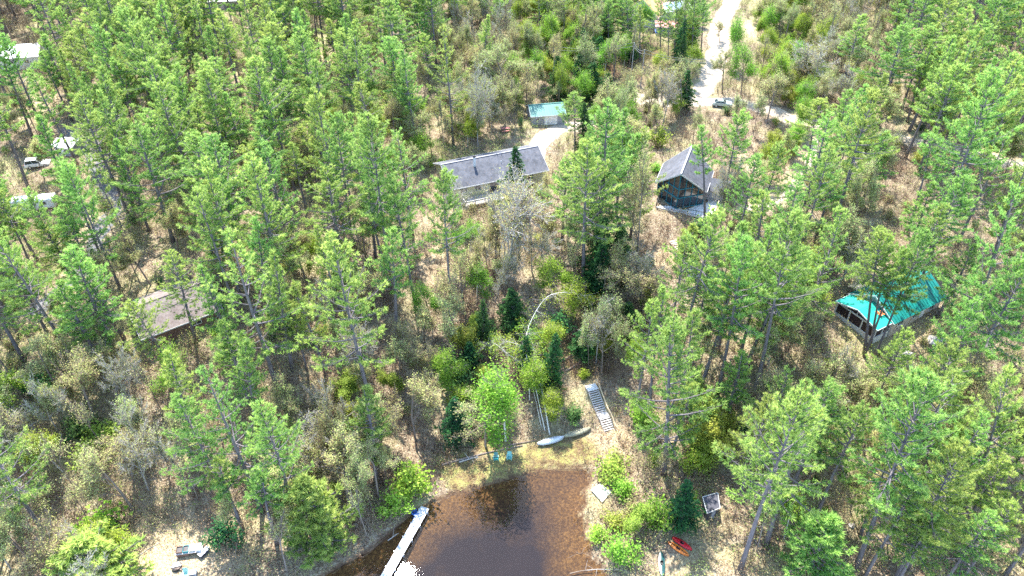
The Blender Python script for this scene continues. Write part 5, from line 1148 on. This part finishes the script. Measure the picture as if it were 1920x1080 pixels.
ORD = ['leftmost', 'second', 'third', 'fourth', 'fifth', 'sixth', 'seventh', 'eighth', 'ninth', 'tenth', 'eleventh', 'twelfth', 'thirteenth', 'fourteenth', 'fifteenth', 'sixteenth', 'seventeenth', 'eighteenth', 'nineteenth', 'twentieth'] + ['twenty '+x for x in ('first', 'second', 'third', 'fourth', 'fifth', 'sixth', 'seventh', 'eighth', 'ninth')]
keyed = {}
for t in TREES:
    ax = t['tilt'] or Vector((0, 0, 1)); c = t['p']+ax*t['H']*.8; u, v = proj(c); t['uv'] = (u, v)
    best = min(LMS, key=lambda l: (l[1]-u)**2+1.4*(l[2]-v)**2); du, dv = u-best[1], v-best[2]; ctr = 'corner' in best[0] or 'edge' in best[0]
    if math.hypot(du, dv) < 45: rel = 'close to'
    elif abs(du) > 1.2*abs(dv): rel = 'left of' if du < 0 else 'right of'
    else: rel = ('up from' if dv < 0 else 'down from')
    if ctr and rel == 'close to': rel = 'near'
    dd_ = math.hypot(du, dv)
    if rel not in ('close to', 'near'): rel = ('just ' if dd_ < 95 else '' if dd_ < 150 else 'well ' if dd_ < 230 else 'far ')+rel
    size = {'P': 'tall' if t['H'] > 23.5 else 'lower'}.get(t['k'], '')
    t['ph'] = (t['k'], size, rel+' '+best[0]); keyed.setdefault(t['ph'], []).append(t)
for (k, size, where), L_ in keyed.items():
    L_.sort(key=lambda t: t['uv'][0]); nm = (size+' '+KIND[k][1]).strip()
    for i, t in enumerate(L_):
        if len(L_) == 1: t['label'] = '%s standing %s' % (nm, where)
        elif len(L_) == 2: t['label'] = '%s %s %s, of two' % (('left' if i == 0 else 'right'), nm, where)
        else: t['label'] = (('leftmost' if i == 0 else 'rightmost' if i == len(L_)-1 else ORD[i]+' from the left')) + ' of the %ss %s' % (nm.replace('shrub', 'shrub'), where)
for t in TREES:
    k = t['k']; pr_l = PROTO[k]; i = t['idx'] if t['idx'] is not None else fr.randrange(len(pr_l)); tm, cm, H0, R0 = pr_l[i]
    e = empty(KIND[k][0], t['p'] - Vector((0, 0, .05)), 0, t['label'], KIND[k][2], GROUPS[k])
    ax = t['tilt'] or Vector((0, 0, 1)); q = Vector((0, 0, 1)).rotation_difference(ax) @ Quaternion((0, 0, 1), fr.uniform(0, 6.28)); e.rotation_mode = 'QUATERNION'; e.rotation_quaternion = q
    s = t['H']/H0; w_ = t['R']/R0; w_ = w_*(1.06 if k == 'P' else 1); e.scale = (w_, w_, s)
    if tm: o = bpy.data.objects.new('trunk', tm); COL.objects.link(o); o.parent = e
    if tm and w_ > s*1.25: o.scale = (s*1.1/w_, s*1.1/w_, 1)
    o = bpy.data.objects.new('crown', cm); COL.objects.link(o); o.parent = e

# ------------------------------------------------------------------ uncountable brush and leaf litter between the trees
def brush():
    rng = np.random.default_rng(99); N = 24000; y = 46+200*rng.random(N)**.9; dep = y*cp+78*sp; x = rng.uniform(-1, 1, N)*(.686*dep+8)
    sd = water_sd(x, y); ok = sd > .6; den = np.sin(x*.19+1)*np.sin(y*.17+.5)+.6*np.sin(x*.07-y*.09); ok &= (den+rng.normal(0, .5, N)) > -.95
    for cx_, cy_, r in KEEP_W: ok &= (x-cx_)**2+(y-cy_)**2 > (r*.95)**2
    for cx_, cy_, a, hl, hw_ in FOOT:
        dx, dy = x-cx_, y-cy_; ok &= ~((np.abs(dx*math.cos(a)+dy*math.sin(a)) < hl) & (np.abs(-dx*math.sin(a)+dy*math.cos(a)) < hw_))
    for (u, v, r) in ((320,1040,5.5),(352,1072,4.5),(930,860,6),(1000,850,6),(1060,835,6),(870,900,4),(960,885,4),(1127,926,2.5)):
        p = gp(u, v); ok &= (x-p.x)**2+(y-p.y)**2 > r*r*rng.uniform(.05, 1.1, N)
    x, y = x[ok], y[ok]; n = len(x); z = hgt(x, y); h = rng.uniform(.25, 1.0, n)**1.7*3.3+.2; r = .35+h*.45
    k = (18+h*30).astype(int); idx = np.repeat(np.arange(n), k); m = len(idx); rr = np.sqrt(rng.random(m)); az = rng.uniform(0, 6.28, m)
    C = np.stack([x[idx]+np.cos(az)*rr*r[idx], y[idx]+np.sin(az)*rr*r[idx], z[idx]+h[idx]*rng.uniform(.15, 1.05, m)*(1-.4*rr**2)], 1)
    V, F = leafs(C, .145, rng, 1, .08, .5); g = np.sin(x*.045+2)*np.sin(y*.055)+.7*np.sin(x*.021-y*.03+1); base = np.clip(.52+.24*g+rng.normal(0, .22, n), 0, 1); tone = np.clip(base[idx]+rng.normal(0, .14, m), 0, 1)
    ns = 8; b = np.repeat(np.stack([x, y, z-.05], 1), ns, 0); d = rng.normal(0, .3, (n*ns, 3)); d[:, 2] = 1; tip = b + d*np.repeat(h, ns)[:, None]*rng.uniform(.7, 1.35, (n*ns, 1))
    Vl, Fl = limbs(b, tip, np.full(n*ns, .022), np.full(n*ns, .006))
    return cat((V, F, tone, 0), (Vl, Fl, 0, 1))
V, F, T, M = brush(); me = tri_mesh('undergrowth', V, F, T, M, ('brush_leaves', 'twigs')); o = bpy.data.objects.new('undergrowth', me); COL.objects.link(o)
tag(o, 'low brown and olive brush covering the forest floor', kind='stuff'); print('brush tris', len(F))
def litter():
    rng = np.random.default_rng(12); N = 260000; y = 46+120*rng.random(N)**1.1; dep = y*cp+80*sp; x = rng.uniform(-1, 1, N)*(.686*dep+4); ok = water_sd(x, y) > .15
    for cx_, cy_, r in KEEP_W[:400]: ok &= ((x-cx_)**2+(y-cy_)**2 > (r*.6)**2) | (rng.random(N) < .25)
    x, y = x[ok], y[ok]; C = np.stack([x, y, hgt(x, y)+.05], 1); V, F = leafs(C, .13, rng, 1, .02, 1.2); return V, F, rng.beta(1.5, 3.0, len(F))
V, F, T = litter(); me = tri_mesh('leaf_litter', V, F, T, None, ('brush_leaves',)); o = bpy.data.objects.new('leaf_litter', me); COL.objects.link(o); tag(o, 'fallen leaves scattered over the forest floor', kind='stuff')
